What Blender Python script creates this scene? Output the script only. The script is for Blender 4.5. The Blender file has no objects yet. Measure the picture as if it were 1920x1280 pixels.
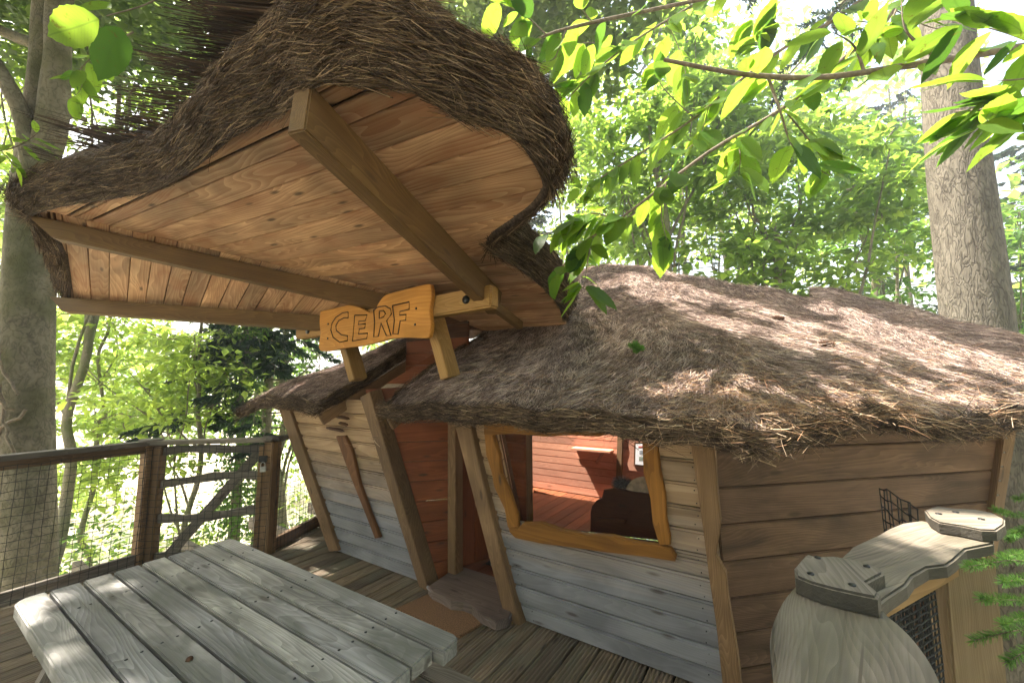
import bpy, bmesh, math, random
import numpy as np
from mathutils import Vector, Matrix
random.seed(7); rng = np.random.default_rng(7)
SC = bpy.context.scene; COL = SC.collection

# ------------------------------------------------------------------ camera
F = 760.0; TH = math.atan(80 / F); H = 1.6
cam = bpy.data.objects.new('camera', bpy.data.cameras.new('camera')); COL.objects.link(cam)
cam.location = (0, 0, H); cam.rotation_euler = (math.pi / 2 + TH, 0, 0)
cam.data.sensor_width = 36; cam.data.lens = F / 1920 * 36; cam.data.clip_start = .02; cam.data.clip_end = 500
SC.camera = cam
# ------------------------------------------------------------------ sky and sun
SUN = Vector((-.50, .12, .88)).normalized()
W = bpy.data.worlds.new('World'); SC.world = W; W.use_nodes = True
wn = W.node_tree; bg = wn.nodes['Background']
sky = wn.nodes.new('ShaderNodeTexSky'); sky.sky_type = 'NISHITA'; sky.sun_disc = False
sky.sun_elevation = math.asin(SUN.z); sky.sun_rotation = math.atan2(SUN.x, SUN.y)
sky.air_density = 1.6; sky.dust_density = 7.0; sky.ozone_density = .3
wn.links.new(sky.outputs[0], bg.inputs[0]); bg.inputs[1].default_value = .15
sl = bpy.data.lights.new('sun', 'SUN'); sl.energy = 5.0; sl.angle = math.radians(.5); sl.color = (1, .93, .82)
so = bpy.data.objects.new('sun', sl); COL.objects.link(so); so.rotation_euler = SUN.to_track_quat('Z', 'Y').to_euler()
SC.view_settings.view_transform = 'Standard'; SC.view_settings.look = 'None'
SC.view_settings.exposure = 2.3; SC.view_settings.gamma = 1
SC.cycles.max_bounces = 8; SC.cycles.transparent_max_bounces = 8; SC.cycles.transmission_bounces = 6
SC.cycles.diffuse_bounces = 5; SC.cycles.sample_clamp_indirect = 6

# ------------------------------------------------------------------ measuring helpers (world points of the surveyed place)
C0 = np.array([0, 0, H])
def ray(x, y):
    a = (x - 960) / F; b = (640 - y) / F
    return np.array([a, math.cos(TH) - b * math.sin(TH), math.sin(TH) + b * math.cos(TH)])
def atz(x, y, z): r = ray(x, y); return C0 + r * (z - H) / r[2]
def aty(x, y, Y): r = ray(x, y); return C0 + r * Y / r[1]
def onpl(x, y, p, n): r = ray(x, y); n = np.asarray(n); return C0 + r * (np.dot(p - C0, n) / np.dot(r, n))
def nrm(a): a = np.asarray(a, float); return a / np.linalg.norm(a)
P0 = np.array([.065, 2.944, 0]); U = np.array([-.8364, .548, 0]); V = np.array([.548, .8364, 0]); Z = np.array([0, 0, 1.])
def AO(al, out, z): return P0 + U * al - V * out + Z * z          # metres along the front wall, out of it, and up

# ------------------------------------------------------------------ objects
def empty(name, label, cat, loc=(0, 0, 0), group=None):
    o = bpy.data.objects.new(name, None); COL.objects.link(o); o.location = loc; o.empty_display_size = .1
    o['label'] = label; o['category'] = cat
    if group: o['group'] = group
    return o
def tag(o, label=None, cat=None, group=None, kind=None):
    if label: o['label'] = label
    if cat: o['category'] = cat
    if group: o['group'] = group
    if kind: o['kind'] = kind
    return o
WM = {}
def link(name, me, mat=None, parent=None, M=None):
    o = bpy.data.objects.new(name, me); COL.objects.link(o)
    if mat is not None and not me.materials: me.materials.append(mat)
    M = Matrix.Identity(4) if M is None else M
    WM[o.name] = M
    if parent is not None:
        o.parent = parent
        pm = WM.get(parent.name) or Matrix.Translation(parent.location)
        o.matrix_basis = pm.inverted() @ M
    else: o.matrix_basis = M
    return o
def npmesh(name, verts, faces_flat, starts_n, attr=None, smooth=False):
    me = bpy.data.meshes.new(name); verts = np.ascontiguousarray(verts, dtype=np.float32)
    ff = np.ascontiguousarray(faces_flat, dtype=np.int32)
    me.vertices.add(len(verts)); me.vertices.foreach_set('co', verts.ravel())
    n = starts_n; nf = len(ff) // n
    me.loops.add(len(ff)); me.loops.foreach_set('vertex_index', ff)
    me.polygons.add(nf); me.polygons.foreach_set('loop_start', np.arange(0, nf * n, n, dtype=np.int32))
    me.polygons.foreach_set('loop_total', np.full(nf, n, dtype=np.int32))
    if smooth: me.polygons.foreach_set('use_smooth', np.ones(nf, dtype=bool))
    if attr is not None:
        a = me.attributes.new('rnd', 'FLOAT', 'POINT'); a.data.foreach_set('value', np.ascontiguousarray(attr, dtype=np.float32))
    me.update(); me.validate(); return me
def frame(o, x, z):
    x = nrm(x); z = np.asarray(z, float); z = nrm(z - x * np.dot(z, x)); y = np.cross(z, x)
    M = Matrix.Identity(4)
    for i in range(3): M[i][0] = x[i]; M[i][1] = y[i]; M[i][2] = z[i]; M[i][3] = o[i]
    return M
def plate(name, pts, n, th, mat, parent, x, bev=.003, out=0.0, top=True):
    """a board: outline pts in one plane, front face towards n, thickness th behind it"""
    pts = [np.asarray(p, float) + nrm(n) * out for p in pts]
    c = sum(pts) / len(pts); M = frame(c, x, n); Mi = M.inverted()
    bm = bmesh.new(); vs = [bm.verts.new(Mi @ Vector(p)) for p in pts]
    for v in vs: v.co.z = 0
    f = bm.faces.new(vs); f.normal_update()
    if f.normal.z < 0: f.normal_flip()
    r = bmesh.ops.extrude_face_region(bm, geom=[f])
    bmesh.ops.translate(bm, vec=(0, 0, th), verts=[g for g in r['geom'] if isinstance(g, bmesh.types.BMVert)])
    bmesh.ops.translate(bm, vec=(0, 0, -th), verts=bm.verts)
    bmesh.ops.recalc_face_normals(bm, faces=bm.faces)
    if bev:
        try: bmesh.ops.bevel(bm, geom=[e for e in bm.edges if any(abs(a.normal.z) > .9 for a in e.link_faces) and sum(v.co.z for v in e.verts) > -th * .5], offset=bev, segments=2, affect='EDGES')
        except Exception: pass
    me = bpy.data.meshes.new(name); bm.to_mesh(me); bm.free()
    return link(name, me, mat, parent, M)
def hexa(name, p8, mat, parent, x, n=(0, 0, 1), bev=.004):
    """a timber from its 8 corners: 4 at one end, 4 at the other, same order round"""
    p8 = [np.asarray(p, float) for p in p8]; c = sum(p8) / 8; M = frame(c, x, n); Mi = M.inverted()
    bm = bmesh.new(); v = [bm.verts.new(Mi @ Vector(p)) for p in p8]
    for q in ((0, 1, 2, 3), (7, 6, 5, 4), (0, 4, 5, 1), (1, 5, 6, 2), (2, 6, 7, 3), (3, 7, 4, 0)): bm.faces.new([v[i] for i in q])
    bmesh.ops.recalc_face_normals(bm, faces=bm.faces)
    if bev: bmesh.ops.bevel(bm, geom=list(bm.edges), offset=bev, segments=2, affect='EDGES')
    me = bpy.data.meshes.new(name); bm.to_mesh(me); bm.free()
    return link(name, me, mat, parent, M)
def stick(name, a, b, w, h, mat, parent, up=(0, 0, 1), bev=.004, cut=0):
    """a straight timber from a to b (centre line), width w, depth h along up"""
    a = np.asarray(a, float); b = np.asarray(b, float); x = nrm(b - a); up = np.asarray(up, float); up = nrm(up - x * np.dot(up, x)); s = np.cross(x, up)
    k = x * cut
    return hexa(name, [a - s*w/2 - up*h/2 + k, a + s*w/2 - up*h/2 + k, a + s*w/2 + up*h/2, a - s*w/2 + up*h/2,
                       b - s*w/2 - up*h/2 - k*0, b + s*w/2 - up*h/2 - k*0, b + s*w/2 + up*h/2, b - s*w/2 + up*h/2], mat, parent, x, up, bev)
def tube_arrays(pts, rad, seg=8, bump=0, seed=0, flat=1.0):
    pts = np.asarray(pts, float); n = len(pts); rad = np.broadcast_to(np.asarray(rad, float), (n,))
    t = np.gradient(pts, axis=0); t /= np.linalg.norm(t, axis=1)[:, None] + 1e-9
    ref = np.array([0, 0, 1.]) if abs(t[:, 2]).mean() < .8 else np.array([0, 1., 0])
    a = np.cross(t, ref); a /= np.linalg.norm(a, axis=1)[:, None] + 1e-9; b = np.cross(t, a)
    th = np.linspace(0, 2 * math.pi, seg, endpoint=False)
    R = rad[:, None] * np.ones(seg)[None]
    if bump:
        r = np.random.default_rng(seed); ph = r.uniform(0, 6.28, (6,)); zz = np.arange(n)[:, None] / max(n - 1, 1)
        for k in range(6): R = R * (1 + bump * np.sin((k % 4 + 1) * th[None] + ph[k] + zz * (3 + 4 * k)) / (1 + .5 * k))
    v = pts[:, None] + R[..., None] * (a[:, None] * np.cos(th)[None, :, None] + b[:, None] * np.sin(th)[None, :, None] * flat)
    i = np.arange(n - 1)[:, None] * seg; j = np.arange(seg)[None]; j2 = (j + 1) % seg
    f = np.stack([i + j, i + j2, i + seg + j2, i + seg + j], -1).reshape(-1, 4)
    return v.reshape(-1, 3), f
def tube_mesh(pts, rad, seg=7, bump=0):
    v, f = tube_arrays(pts, rad, seg, bump); return npmesh('tube', v, f.ravel(), 4, smooth=True)
def tubes(name, lst, mat, parent=None, attr=False, cap=False):
    vs, fs, o = [], [], 0
    for v, f in lst: vs.append(v); fs.append(f + o); o += len(v)
    me = npmesh(name, np.concatenate(vs), np.concatenate(fs).ravel(), 4, smooth=True)
    return link(name, me, mat, parent)
def spline(pts, n):
    pts = np.asarray(pts, float); m = len(pts); t = np.linspace(0, m - 1, n); out = []
    for q in t:
        i = min(int(q), m - 2); f = q - i; p0 = pts[max(i - 1, 0)]; p1 = pts[i]; p2 = pts[i + 1]; p3 = pts[min(i + 2, m - 1)]
        out.append(.5 * ((2 * p1) + (p2 - p0) * f + (2 * p0 - 5 * p1 + 4 * p2 - p3) * f * f + (-p0 + 3 * p1 - 3 * p2 + p3) * f ** 3))
    return np.array(out)
def ribbons(name, base, dirs, length, width, mat, parent=None, curl=.15, seg=2, sag=0.0, smooth=False):
    """thin flat straws: base (n,3), dirs (n,3)"""
    n = len(base); base = np.asarray(base); d = np.asarray(dirs); d = d / (np.linalg.norm(d, axis=1)[:, None] + 1e-9)
    L = np.broadcast_to(length, (n,))[:, None]; wd = np.broadcast_to(width, (n,))[:, None]
    rv = rng.normal(size=(n, 3)); side = np.cross(d, rv); side /= np.linalg.norm(side, axis=1)[:, None] + 1e-9
    bend = np.cross(d, rng.normal(size=(n, 3))); bend /= np.linalg.norm(bend, axis=1)[:, None] + 1e-9
    cu = rng.normal(0, curl, (n, 1)); rows = []
    for k in range(seg + 1):
        s = k / seg; p = base + d * L * s + bend * cu * L * s * s * 1.0; p[:, 2] -= (sag * L[:, 0] * s * s)
        w = wd * (1 - .6 * s); rows += [p - side * w / 2, p + side * w / 2]
    v = np.stack(rows, 1)
    K = 2 * (seg + 1); o = np.arange(n)[:, None, None] * K
    f = np.array([[2*k, 2*k+1, 2*k+3, 2*k+2] for k in range(seg)])[None] + o
    att = np.repeat(rng.random(n), K)
    me = npmesh(name, v.reshape(-1, 3), f.ravel(), 4, att)
    return tag(link(name, me, mat, parent), kind='stuff')
def leaves(name, pos, nor, direc, size, mat, parent=None, asp=.5, fold=.12, template=None):
    """many leaves in one foliage mesh"""
    n = len(pos); d = np.asarray(direc); nz = np.asarray(nor); d = d / (np.linalg.norm(d, axis=1)[:, None] + 1e-9)
    s = np.cross(nz, d); s /= np.linalg.norm(s, axis=1)[:, None] + 1e-9; nz = np.cross(d, s)
    S = np.broadcast_to(size, (n,))[:, None]
    T = template if template is not None else [(0, 0, 0), (.42, asp / 2, fold), (1, 0, -.05), (.42, -asp / 2, fold)]
    v = np.stack([pos + (d * a + s * b + nz * c) * S for a, b, c in T], 1); K = len(T)
    o = np.arange(n)[:, None, None] * K
    fi = np.array([[0, 1, 2], [0, 2, 3]]) if K == 4 else np.array([[0, 1, 5], [1, 2, 5], [2, 3, 5], [0, 5, 6], [5, 4, 6], [5, 3, 4]])
    me = npmesh(name, v.reshape(-1, 3), (fi[None] + o).ravel(), 3, np.repeat(rng.random(n), K))
    return link(name, me, mat, parent)

# ------------------------------------------------------------------ materials
def newmat(name):
    m = bpy.data.materials.new(name); m.use_nodes = True; nt = m.node_tree; b = nt.nodes['Principled BSDF']; return m, nt, b
def N(nt, t, **k):
    n = nt.nodes.new(t)
    for a, v in k.items(): setattr(n, a, v)
    return n
def mathn(nt, op, a, b=None, c=None):
    n = N(nt, 'ShaderNodeMath', operation=op)
    for i, q in enumerate((a, b, c)):
        if q is None: continue
        if isinstance(q, (int, float)): n.inputs[i].default_value = q
        else: nt.links.new(q, n.inputs[i])
    return n.outputs[0]
def ramp(nt, fac, stops):
    r = N(nt, 'ShaderNodeValToRGB'); nt.links.new(fac, r.inputs[0]); e = r.color_ramp.elements
    while len(e) < len(stops): e.new(.5)
    for q, (p, c) in zip(e, stops): q.position = p; q.color = (*c, 1) if len(c) == 3 else c
    return r.outputs[0]
def mixc(nt, fac, a, b, mode='MIX'):
    m = N(nt, 'ShaderNodeMix', data_type='RGBA', blend_type=mode)
    for i, q in ((0, fac), (6, a), (7, b)):
        if isinstance(q, (int, float)): m.inputs[i].default_value = q
        elif isinstance(q, tuple): m.inputs[i].default_value = (*q, 1)
        else: nt.links.new(q, m.inputs[i])
    return m.outputs[2]
def wood(name, c1, c2, knot=(.05, .03, .02), ring=9, fine=1.0, rough=.7, bump=.25, stain=None, stain_amt=.5, weather=None, crack=0, blotch=.35, knotamt=.8, side=None):
    m, nt, b = newmat(name); L = nt.links.new
    tc = N(nt, 'ShaderNodeTexCoord'); oi = N(nt, 'ShaderNodeObjectInfo')
    off = N(nt, 'ShaderNodeVectorMath', operation='MULTIPLY'); off.inputs[1].default_value = (37, 53, 71)
    cmb = N(nt, 'ShaderNodeCombineXYZ'); [L(oi.outputs['Random'], cmb.inputs[i]) for i in range(3)]; L(cmb.outputs[0], off.inputs[0])
    add = N(nt, 'ShaderNodeVectorMath', operation='ADD'); L(tc.outputs['Object'], add.inputs[0]); L(off.outputs[0], add.inputs[1])
    def mapp(s): q = N(nt, 'ShaderNodeMapping'); q.inputs['Scale'].default_value = s; L(add.outputs[0], q.inputs[0]); return q.outputs[0]
    def noise(s, sc, det=3, dist=0):
        q = N(nt, 'ShaderNodeTexNoise'); q.inputs['Scale'].default_value = sc; q.inputs['Detail'].default_value = det; q.inputs['Distortion'].default_value = dist; L(mapp(s), q.inputs['Vector']); return q.outputs['Fac']
    warp = noise((.7, 4.0, 4.0), 1.0, 2, .4)
    sep = N(nt, 'ShaderNodeSeparateXYZ'); L(add.outputs[0], sep.inputs[0])
    # growth rings: distorted bands across the board
    ph = mathn(nt, 'ADD', mathn(nt, 'MULTIPLY', sep.outputs['Y'], ring * 6.0), mathn(nt, 'MULTIPLY', warp, ring * 3.2))
    ph = mathn(nt, 'ADD', ph, mathn(nt, 'MULTIPLY', sep.outputs['Z'], ring * 5.0))
    band = mathn(nt, 'FRACT', ph); band = mathn(nt, 'POWER', band, 1.8)
    fn = noise((2.5, 110, 110), 1.0, 2)
    mid = noise((1.0, 22, 22), 1.0, 3)
    big = noise((1.6, 3.0, 3.0), 1.0, 3, 1.0)
    g = mathn(nt, 'ADD', mathn(nt, 'MULTIPLY', band, .30), mathn(nt, 'ADD', mathn(nt, 'MULTIPLY', fn, .36 * fine), mathn(nt, 'MULTIPLY', mid, .48)))
    col = ramp(nt, g, [(.28, c1), (.85, c2)])
    bl = ramp(nt, big, [(.35, (1 - blotch,) * 3), (.62, (1.0,) * 3), (.8, (1.08,) * 3)])
    col = mixc(nt, 1.0, col, bl, 'MULTIPLY')
    rt = ramp(nt, oi.outputs['Random'], [(0, (.72, .72, .74)), (.5, (1, .97, .95)), (1, (1.16, 1.12, 1.05))]); col = mixc(nt, 1.0, col, rt, 'MULTIPLY')
    if stain: col = mixc(nt, mathn(nt, 'MULTIPLY', ramp(nt, noise((2.0, 6, 6), 1.0, 4, .8), [(.5, (0,) * 3), (.68, (1,) * 3)]), stain_amt), col, stain)
    if weather:
        (wc, z0, z1) = weather; ge = N(nt, 'ShaderNodeNewGeometry'); sp = N(nt, 'ShaderNodeSeparateXYZ'); L(ge.outputs['Position'], sp.inputs[0])
        f = N(nt, 'ShaderNodeMapRange'); L(mathn(nt, 'ADD', sp.outputs[2], mathn(nt, 'MULTIPLY', mathn(nt, 'SUBTRACT', mid, .5), .35)), f.inputs[0]); f.inputs[1].default_value = z1; f.inputs[2].default_value = z0
        gw = ramp(nt, g, [(.28, tuple(q * .78 for q in wc)), (.85, wc)]); gw = mixc(nt, 1.0, gw, bl, 'MULTIPLY')
        col = mixc(nt, f.outputs[0], col, gw)
    vo = N(nt, 'ShaderNodeTexVoronoi'); vo.inputs['Scale'].default_value = 1; L(mapp((2.6, 9, 9)), vo.inputs['Vector'])
    kn = ramp(nt, vo.outputs['Distance'], [(.06, (1,) * 3), (.14, (0,) * 3)]); col = mixc(nt, mathn(nt, 'MULTIPLY', kn, knotamt), col, knot)
    if crack:
        ck = ramp(nt, noise((1.3, 60, 60), 1.0, 2, .4), [(.66, (0,) * 3), (.74, (1,) * 3)]); col = mixc(nt, mathn(nt, 'MULTIPLY', ck, crack), col, knot)
    if side:   # edges of the slab carry black weathering
        sn = N(nt, 'ShaderNodeSeparateXYZ'); L(tc.outputs['Normal'], sn.inputs[0]); sf = mathn(nt, 'SUBTRACT', 1.0, mathn(nt, 'ABSOLUTE', sn.outputs[2])); sf = ramp(nt, mathn(nt, 'MULTIPLY', sf, mathn(nt, 'ADD', .6, mid)), [(.25, (0,) * 3), (.6, (.92,) * 3)]); col = mixc(nt, sf, col, side)
    L(col, b.inputs['Base Color']); b.inputs['Roughness'].default_value = rough; b.inputs['Specular IOR Level'].default_value = .25
    bp = N(nt, 'ShaderNodeBump'); bp.inputs['Strength'].default_value = bump; bp.inputs['Distance'].default_value = .004; L(g, bp.inputs['Height']); L(bp.outputs[0], b.inputs['Normal'])
    return m
M_ceil = wood('ceiling pine', (.36, .185, .10), (.74, .50, .31), stain=(.28, .11, .05), stain_amt=.55, ring=7, blotch=.4)
M_beam = wood('treated beam', (.10, .055, .024), (.18, .11, .045), ring=10, blotch=.25, rough=.6, knotamt=.5)
M_wall = wood('front cladding', (.32, .20, .11), (.50, .36, .23), weather=((.29, .285, .305), .42, .95), ring=5, bump=.2, knotamt=.7)
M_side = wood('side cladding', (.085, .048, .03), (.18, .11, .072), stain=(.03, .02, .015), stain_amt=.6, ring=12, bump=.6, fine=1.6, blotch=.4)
M_orange = wood('stained cladding', (.17, .05, .02), (.28, .095, .038), ring=8, bump=.2, blotch=.3)
M_inner = wood('inner cladding', (.56, .25, .16), (.74, .40, .28), ring=8, bump=.15, blotch=.15, knotamt=.5)
M_post = wood('post timber', (.15, .088, .045), (.30, .19, .105), ring=12, bump=.4, crack=.4)
M_table = wood('grey table wood', (.175, .172, .165), (.44, .43, .415), knot=(.07, .06, .05), ring=9, fine=1.7, bump=.8, stain=(.11, .11, .095), stain_amt=.8, crack=.6, blotch=.5)
M_deck = wood('deck wood', (.17, .125, .085), (.31, .25, .18), knot=(.05, .04, .03), ring=6, bump=.5, stain=(.15, .16, .12), blotch=.4, crack=.3)
M_rail = wood('weathered rail', (.11, .095, .08), (.30, .265, .23), ring=9, bump=.7, crack=.5, stain=(.08, .07, .06))
M_frame = wood('honey frame', (.19, .08, .016), (.34, .155, .033), ring=5, bump=.2, knotamt=.9, blotch=.25)
M_sign = wood('sign board', (.36, .16, .03), (.53, .26, .06), knot=(.3, .12, .03), ring=5, bump=.25, blotch=.2, knotamt=.6)
M_cross = wood('cross beam', (.26, .145, .045), (.40, .245, .095), ring=10, bump=.3, blotch=.2)
M_handrail = wood('worn handrail', (.10, .082, .065), (.29, .25, .205), knot=(.1, .08, .06), ring=11, fine=1.9, side=(.035, .032, .026), bump=1.0, crack=.9, stain=(.10, .09, .06), stain_amt=.6, blotch=.5)
M_dkbrd = wood('dark board', (.07, .03, .015), (.14, .065, .03), ring=8, bump=.3)
def plain(name, c, rough=.6, metal=0, nscale=30, amt=.25, bump=0):
    m, nt, b = newmat(name); q = N(nt, 'ShaderNodeTexNoise'); q.inputs['Scale'].default_value = nscale; q.inputs['Detail'].default_value = 4
    tc = N(nt, 'ShaderNodeTexCoord'); nt.links.new(tc.outputs['Object'], q.inputs['Vector'])
    nt.links.new(ramp(nt, q.outputs['Fac'], [(.3, tuple(k * (1 - amt) for k in c)), (.7, tuple(k * (1 + amt) for k in c))]), b.inputs['Base Color'])
    b.inputs['Roughness'].default_value = rough; b.inputs['Metallic'].default_value = metal
    if bump:
        bp = N(nt, 'ShaderNodeBump'); bp.inputs['Strength'].default_value = bump; bp.inputs['Distance'].default_value = .01; nt.links.new(q.outputs['Fac'], bp.inputs['Height']); nt.links.new(bp.outputs[0], b.inputs['Normal'])
    return m
def strawmat(name, stops, rough=.75):
    m, nt, b = newmat(name); a = N(nt, 'ShaderNodeAttribute', attribute_name='rnd')
    nz = N(nt, 'ShaderNodeTexNoise'); nz.inputs['Scale'].default_value = 1.6; nz.inputs['Detail'].default_value = 3; tc = N(nt, 'ShaderNodeTexCoord'); nt.links.new(tc.outputs['Object'], nz.inputs['Vector'])
    nz2 = N(nt, 'ShaderNodeTexNoise'); nz2.inputs['Scale'].default_value = 11; nz2.inputs['Detail'].default_value = 2; nt.links.new(tc.outputs['Object'], nz2.inputs['Vector'])
    col = ramp(nt, a.outputs['Fac'], stops); col = mixc(nt, 1.0, col, ramp(nt, nz2.outputs['Fac'], [(.38, (.68, .64, .62)), (.6, (1.1, 1.08, 1.06))]), 'MULTIPLY')
    col = mixc(nt, 1.0, col, ramp(nt, nz.outputs['Fac'], [(.35, (.72, .68, .66)), (.65, (1.15, 1.1, 1.08))]), 'MULTIPLY')
    nt.links.new(col, b.inputs['Base Color']); b.inputs['Roughness'].default_value = rough; b.inputs['Specular IOR Level'].default_value = .2
    return m
M_straw = strawmat('roof heather', [(0, (.075, .055, .05)), (.4, (.29, .228, .208)), (.8, (.57, .47, .43)), (1, (.76, .66, .58))])
M_fascia = strawmat('edge heather', [(0, (.03, .02, .015)), (.5, (.10, .072, .05)), (.85, (.21, .155, .10)), (1, (.40, .30, .19))])
M_twig = strawmat('broom twigs', [(0, (.02, .013, .008)), (1, (.075, .045, .028))])
M_needle = strawmat('fallen needles', [(0, (.34, .18, .10)), (.5, (.58, .40, .25)), (1, (.80, .67, .50))])
M_litter = strawmat('loose stalks', [(0, (.13, .08, .06)), (.5, (.34, .23, .17)), (1, (.58, .46, .36))])
M_thatch = plain('thatch core', (.10, .07, .055), .95, nscale=60, amt=.5, bump=.8)
M_cord = plain('black cord', (.012, .012, .012), .7)
M_metal = plain('dark steel', (.03, .03, .032), .4, .8)
M_zinc = plain('zinc steel', (.35, .35, .34), .45, .9)
M_mat = plain('coir mat', (.20, .105, .05), .95, nscale=140, amt=.6, bump=1.0)
M_burn = plain('burnt line', (.06, .025, .008), .9)
def leafmat(name, c, tr, var=.35, gloss=.35, mix=.5, veins=False):
    m, nt, b = newmat(name); a = N(nt, 'ShaderNodeAttribute', attribute_name='rnd'); L = nt.links.new
    fac = a.outputs['Fac']
    if veins: fac = N(nt, 'ShaderNodeObjectInfo').outputs['Random']
    lo = tuple(q * (1 - var) for q in c); hi = (c[0] * (1 + var * 1.4), c[1] * (1 + var), c[2] * (1 + var * .3))
    col = ramp(nt, fac, [(0, lo), (1, hi)]); colt = ramp(nt, fac, [(0, tuple(q * (1 - var) for q in tr)), (1, (tr[0] * (1 + var), tr[1] * (1 + var * .6), tr[2]))])
    if veins:
        tc = N(nt, 'ShaderNodeTexCoord'); sp = N(nt, 'ShaderNodeSeparateXYZ'); L(tc.outputs['Object'], sp.inputs[0])
        ay = mathn(nt, 'ABSOLUTE', sp.outputs['Y'])
        w = mathn(nt, 'FRACT', mathn(nt, 'MULTIPLY', mathn(nt, 'SUBTRACT', sp.outputs['X'], mathn(nt, 'MULTIPLY', ay, .75)), 15.0))
        vein = mathn(nt, 'MULTIPLY', ramp(nt, w, [(0, (1,) * 3), (.16, (0,) * 3), (.9, (0,) * 3), (1, (1,) * 3)]), .5)
        mr = ramp(nt, ay, [(.006, (1,) * 3), (.014, (0,) * 3)]); vein = mathn(nt, 'MAXIMUM', vein, mr)
        col = mixc(nt, mathn(nt, 'MULTIPLY', vein, .5), col, (c[0] * 2, c[1] * 1.5, c[2] * 1.6)); colt = mixc(nt, mathn(nt, 'MULTIPLY', vein, .55), colt, tuple(q * .5 for q in tr))
        bp = N(nt, 'ShaderNodeBump'); bp.inputs['Strength'].default_value = .5; bp.inputs['Distance'].default_value = .004; L(w, bp.inputs['Height']); L(bp.outputs[0], b.inputs['Normal'])
        nz = N(nt, 'ShaderNodeTexNoise'); nz.inputs['Scale'].default_value = 9; nz.inputs['Detail'].default_value = 5; L(tc.outputs['Object'], nz.inputs['Vector'])
        sp2 = ramp(nt, nz.outputs['Fac'], [(.66, (0,) * 3), (.72, (1,) * 3)]); col = mixc(nt, mathn(nt, 'MULTIPLY', sp2, .6), col, (.12, .07, .02)); colt = mixc(nt, mathn(nt, 'MULTIPLY', sp2, .6), colt, (.12, .06, .01))
    L(col, b.inputs['Base Color']); b.inputs['Roughness'].default_value = gloss + .1; b.inputs['Specular IOR Level'].default_value = .3
    t = N(nt, 'ShaderNodeBsdfTranslucent'); L(colt, t.inputs[0])
    ms = N(nt, 'ShaderNodeMixShader'); ms.inputs[0].default_value = mix; L(b.outputs[0], ms.inputs[1]); L(t.outputs[0], ms.inputs[2])
    L(ms.outputs[0], nt.nodes['Material Output'].inputs[0]); return m
M_lf = leafmat('broad leaf', (.08, .15, .03), (.34, .56, .08))
M_lf2 = leafmat('dark broad leaf', (.04, .10, .024), (.19, .38, .06))
M_lf3 = leafmat('pale leaf', (.11, .19, .04), (.44, .64, .12))
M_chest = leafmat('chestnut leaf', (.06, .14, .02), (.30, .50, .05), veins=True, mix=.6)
M_chestd = leafmat('dark chestnut leaf', (.035, .09, .02), (.11, .25, .03), veins=True)  # darker leaf tone, given to some of the leaves
M_over = leafmat('overhead leaf', (.055, .10, .03), (.25, .37, .10))
M_con = leafmat('conifer needles', (.018, .045, .02), (.05, .10, .04), mix=.25)
M_fir = leafmat('young fir needles', (.09, .21, .05), (.20, .38, .08), mix=.3)
def barkmat(name, c1, c2, sx=10, sz=2.0, bump=.8, moss=None):
    m, nt, b = newmat(name); L = nt.links.new; tc = N(nt, 'ShaderNodeTexCoord'); mp = N(nt, 'ShaderNodeMapping'); mp.inputs['Scale'].default_value = (sx, sx, sz); L(tc.outputs['Object'], mp.inputs[0])
    nz = N(nt, 'ShaderNodeTexNoise'); nz.inputs['Scale'].default_value = 1; nz.inputs['Detail'].default_value = 9; nz.inputs['Roughness'].default_value = .7; nz.inputs['Distortion'].default_value = .8; L(mp.outputs[0], nz.inputs['Vector'])
    n3 = N(nt, 'ShaderNodeTexNoise'); n3.inputs['Scale'].default_value = 2.6; n3.inputs['Detail'].default_value = 1.5; n3.inputs['Distortion'].default_value = .7; L(mp.outputs[0], n3.inputs['Vector'])
    rd = mathn(nt, 'ABSOLUTE', mathn(nt, 'SUBTRACT', n3.outputs['Fac'], .5)); ed = ramp(nt, rd, [(.0, (0,) * 3), (.08, (1,) * 3)])
    h = mathn(nt, 'ADD', mathn(nt, 'MULTIPLY', ed, .22), mathn(nt, 'MULTIPLY', nz.outputs['Fac'], .9))
    col = ramp(nt, h, [(.3, c1), (.85, c2)])
    if moss:
        n2 = N(nt, 'ShaderNodeTexNoise'); n2.inputs['Scale'].default_value = 2.2; n2.inputs['Detail'].default_value = 6; L(tc.outputs['Object'], n2.inputs['Vector'])
        col = mixc(nt, ramp(nt, n2.outputs['Fac'], [(.45, (0,) * 3), (.65, (.8,) * 3)]), col, moss)
    L(col, b.inputs['Base Color']); b.inputs['Roughness'].default_value = .9; b.inputs['Specular IOR Level'].default_value = .15
    bp = N(nt, 'ShaderNodeBump'); bp.inputs['Strength'].default_value = bump; bp.inputs['Distance'].default_value = .03; L(h, bp.inputs['Height']); L(bp.outputs[0], b.inputs['Normal'])
    return m
M_firbark = barkmat('fir bark', (.04, .034, .026), (.17, .152, .122), 8, 2.4, 1.0)
M_beech = barkmat('smooth bark', (.085, .072, .055), (.25, .22, .17), 7, 5, .6, moss=(.085, .085, .04))
M_bark = barkmat('grey bark', (.08, .07, .05), (.26, .23, .17), 14, 8, .6, moss=(.14, .16, .07))
M_twigbark = plain('branch bark', (.17, .13, .095), .8, nscale=45, amt=.35, bump=.5)

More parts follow.
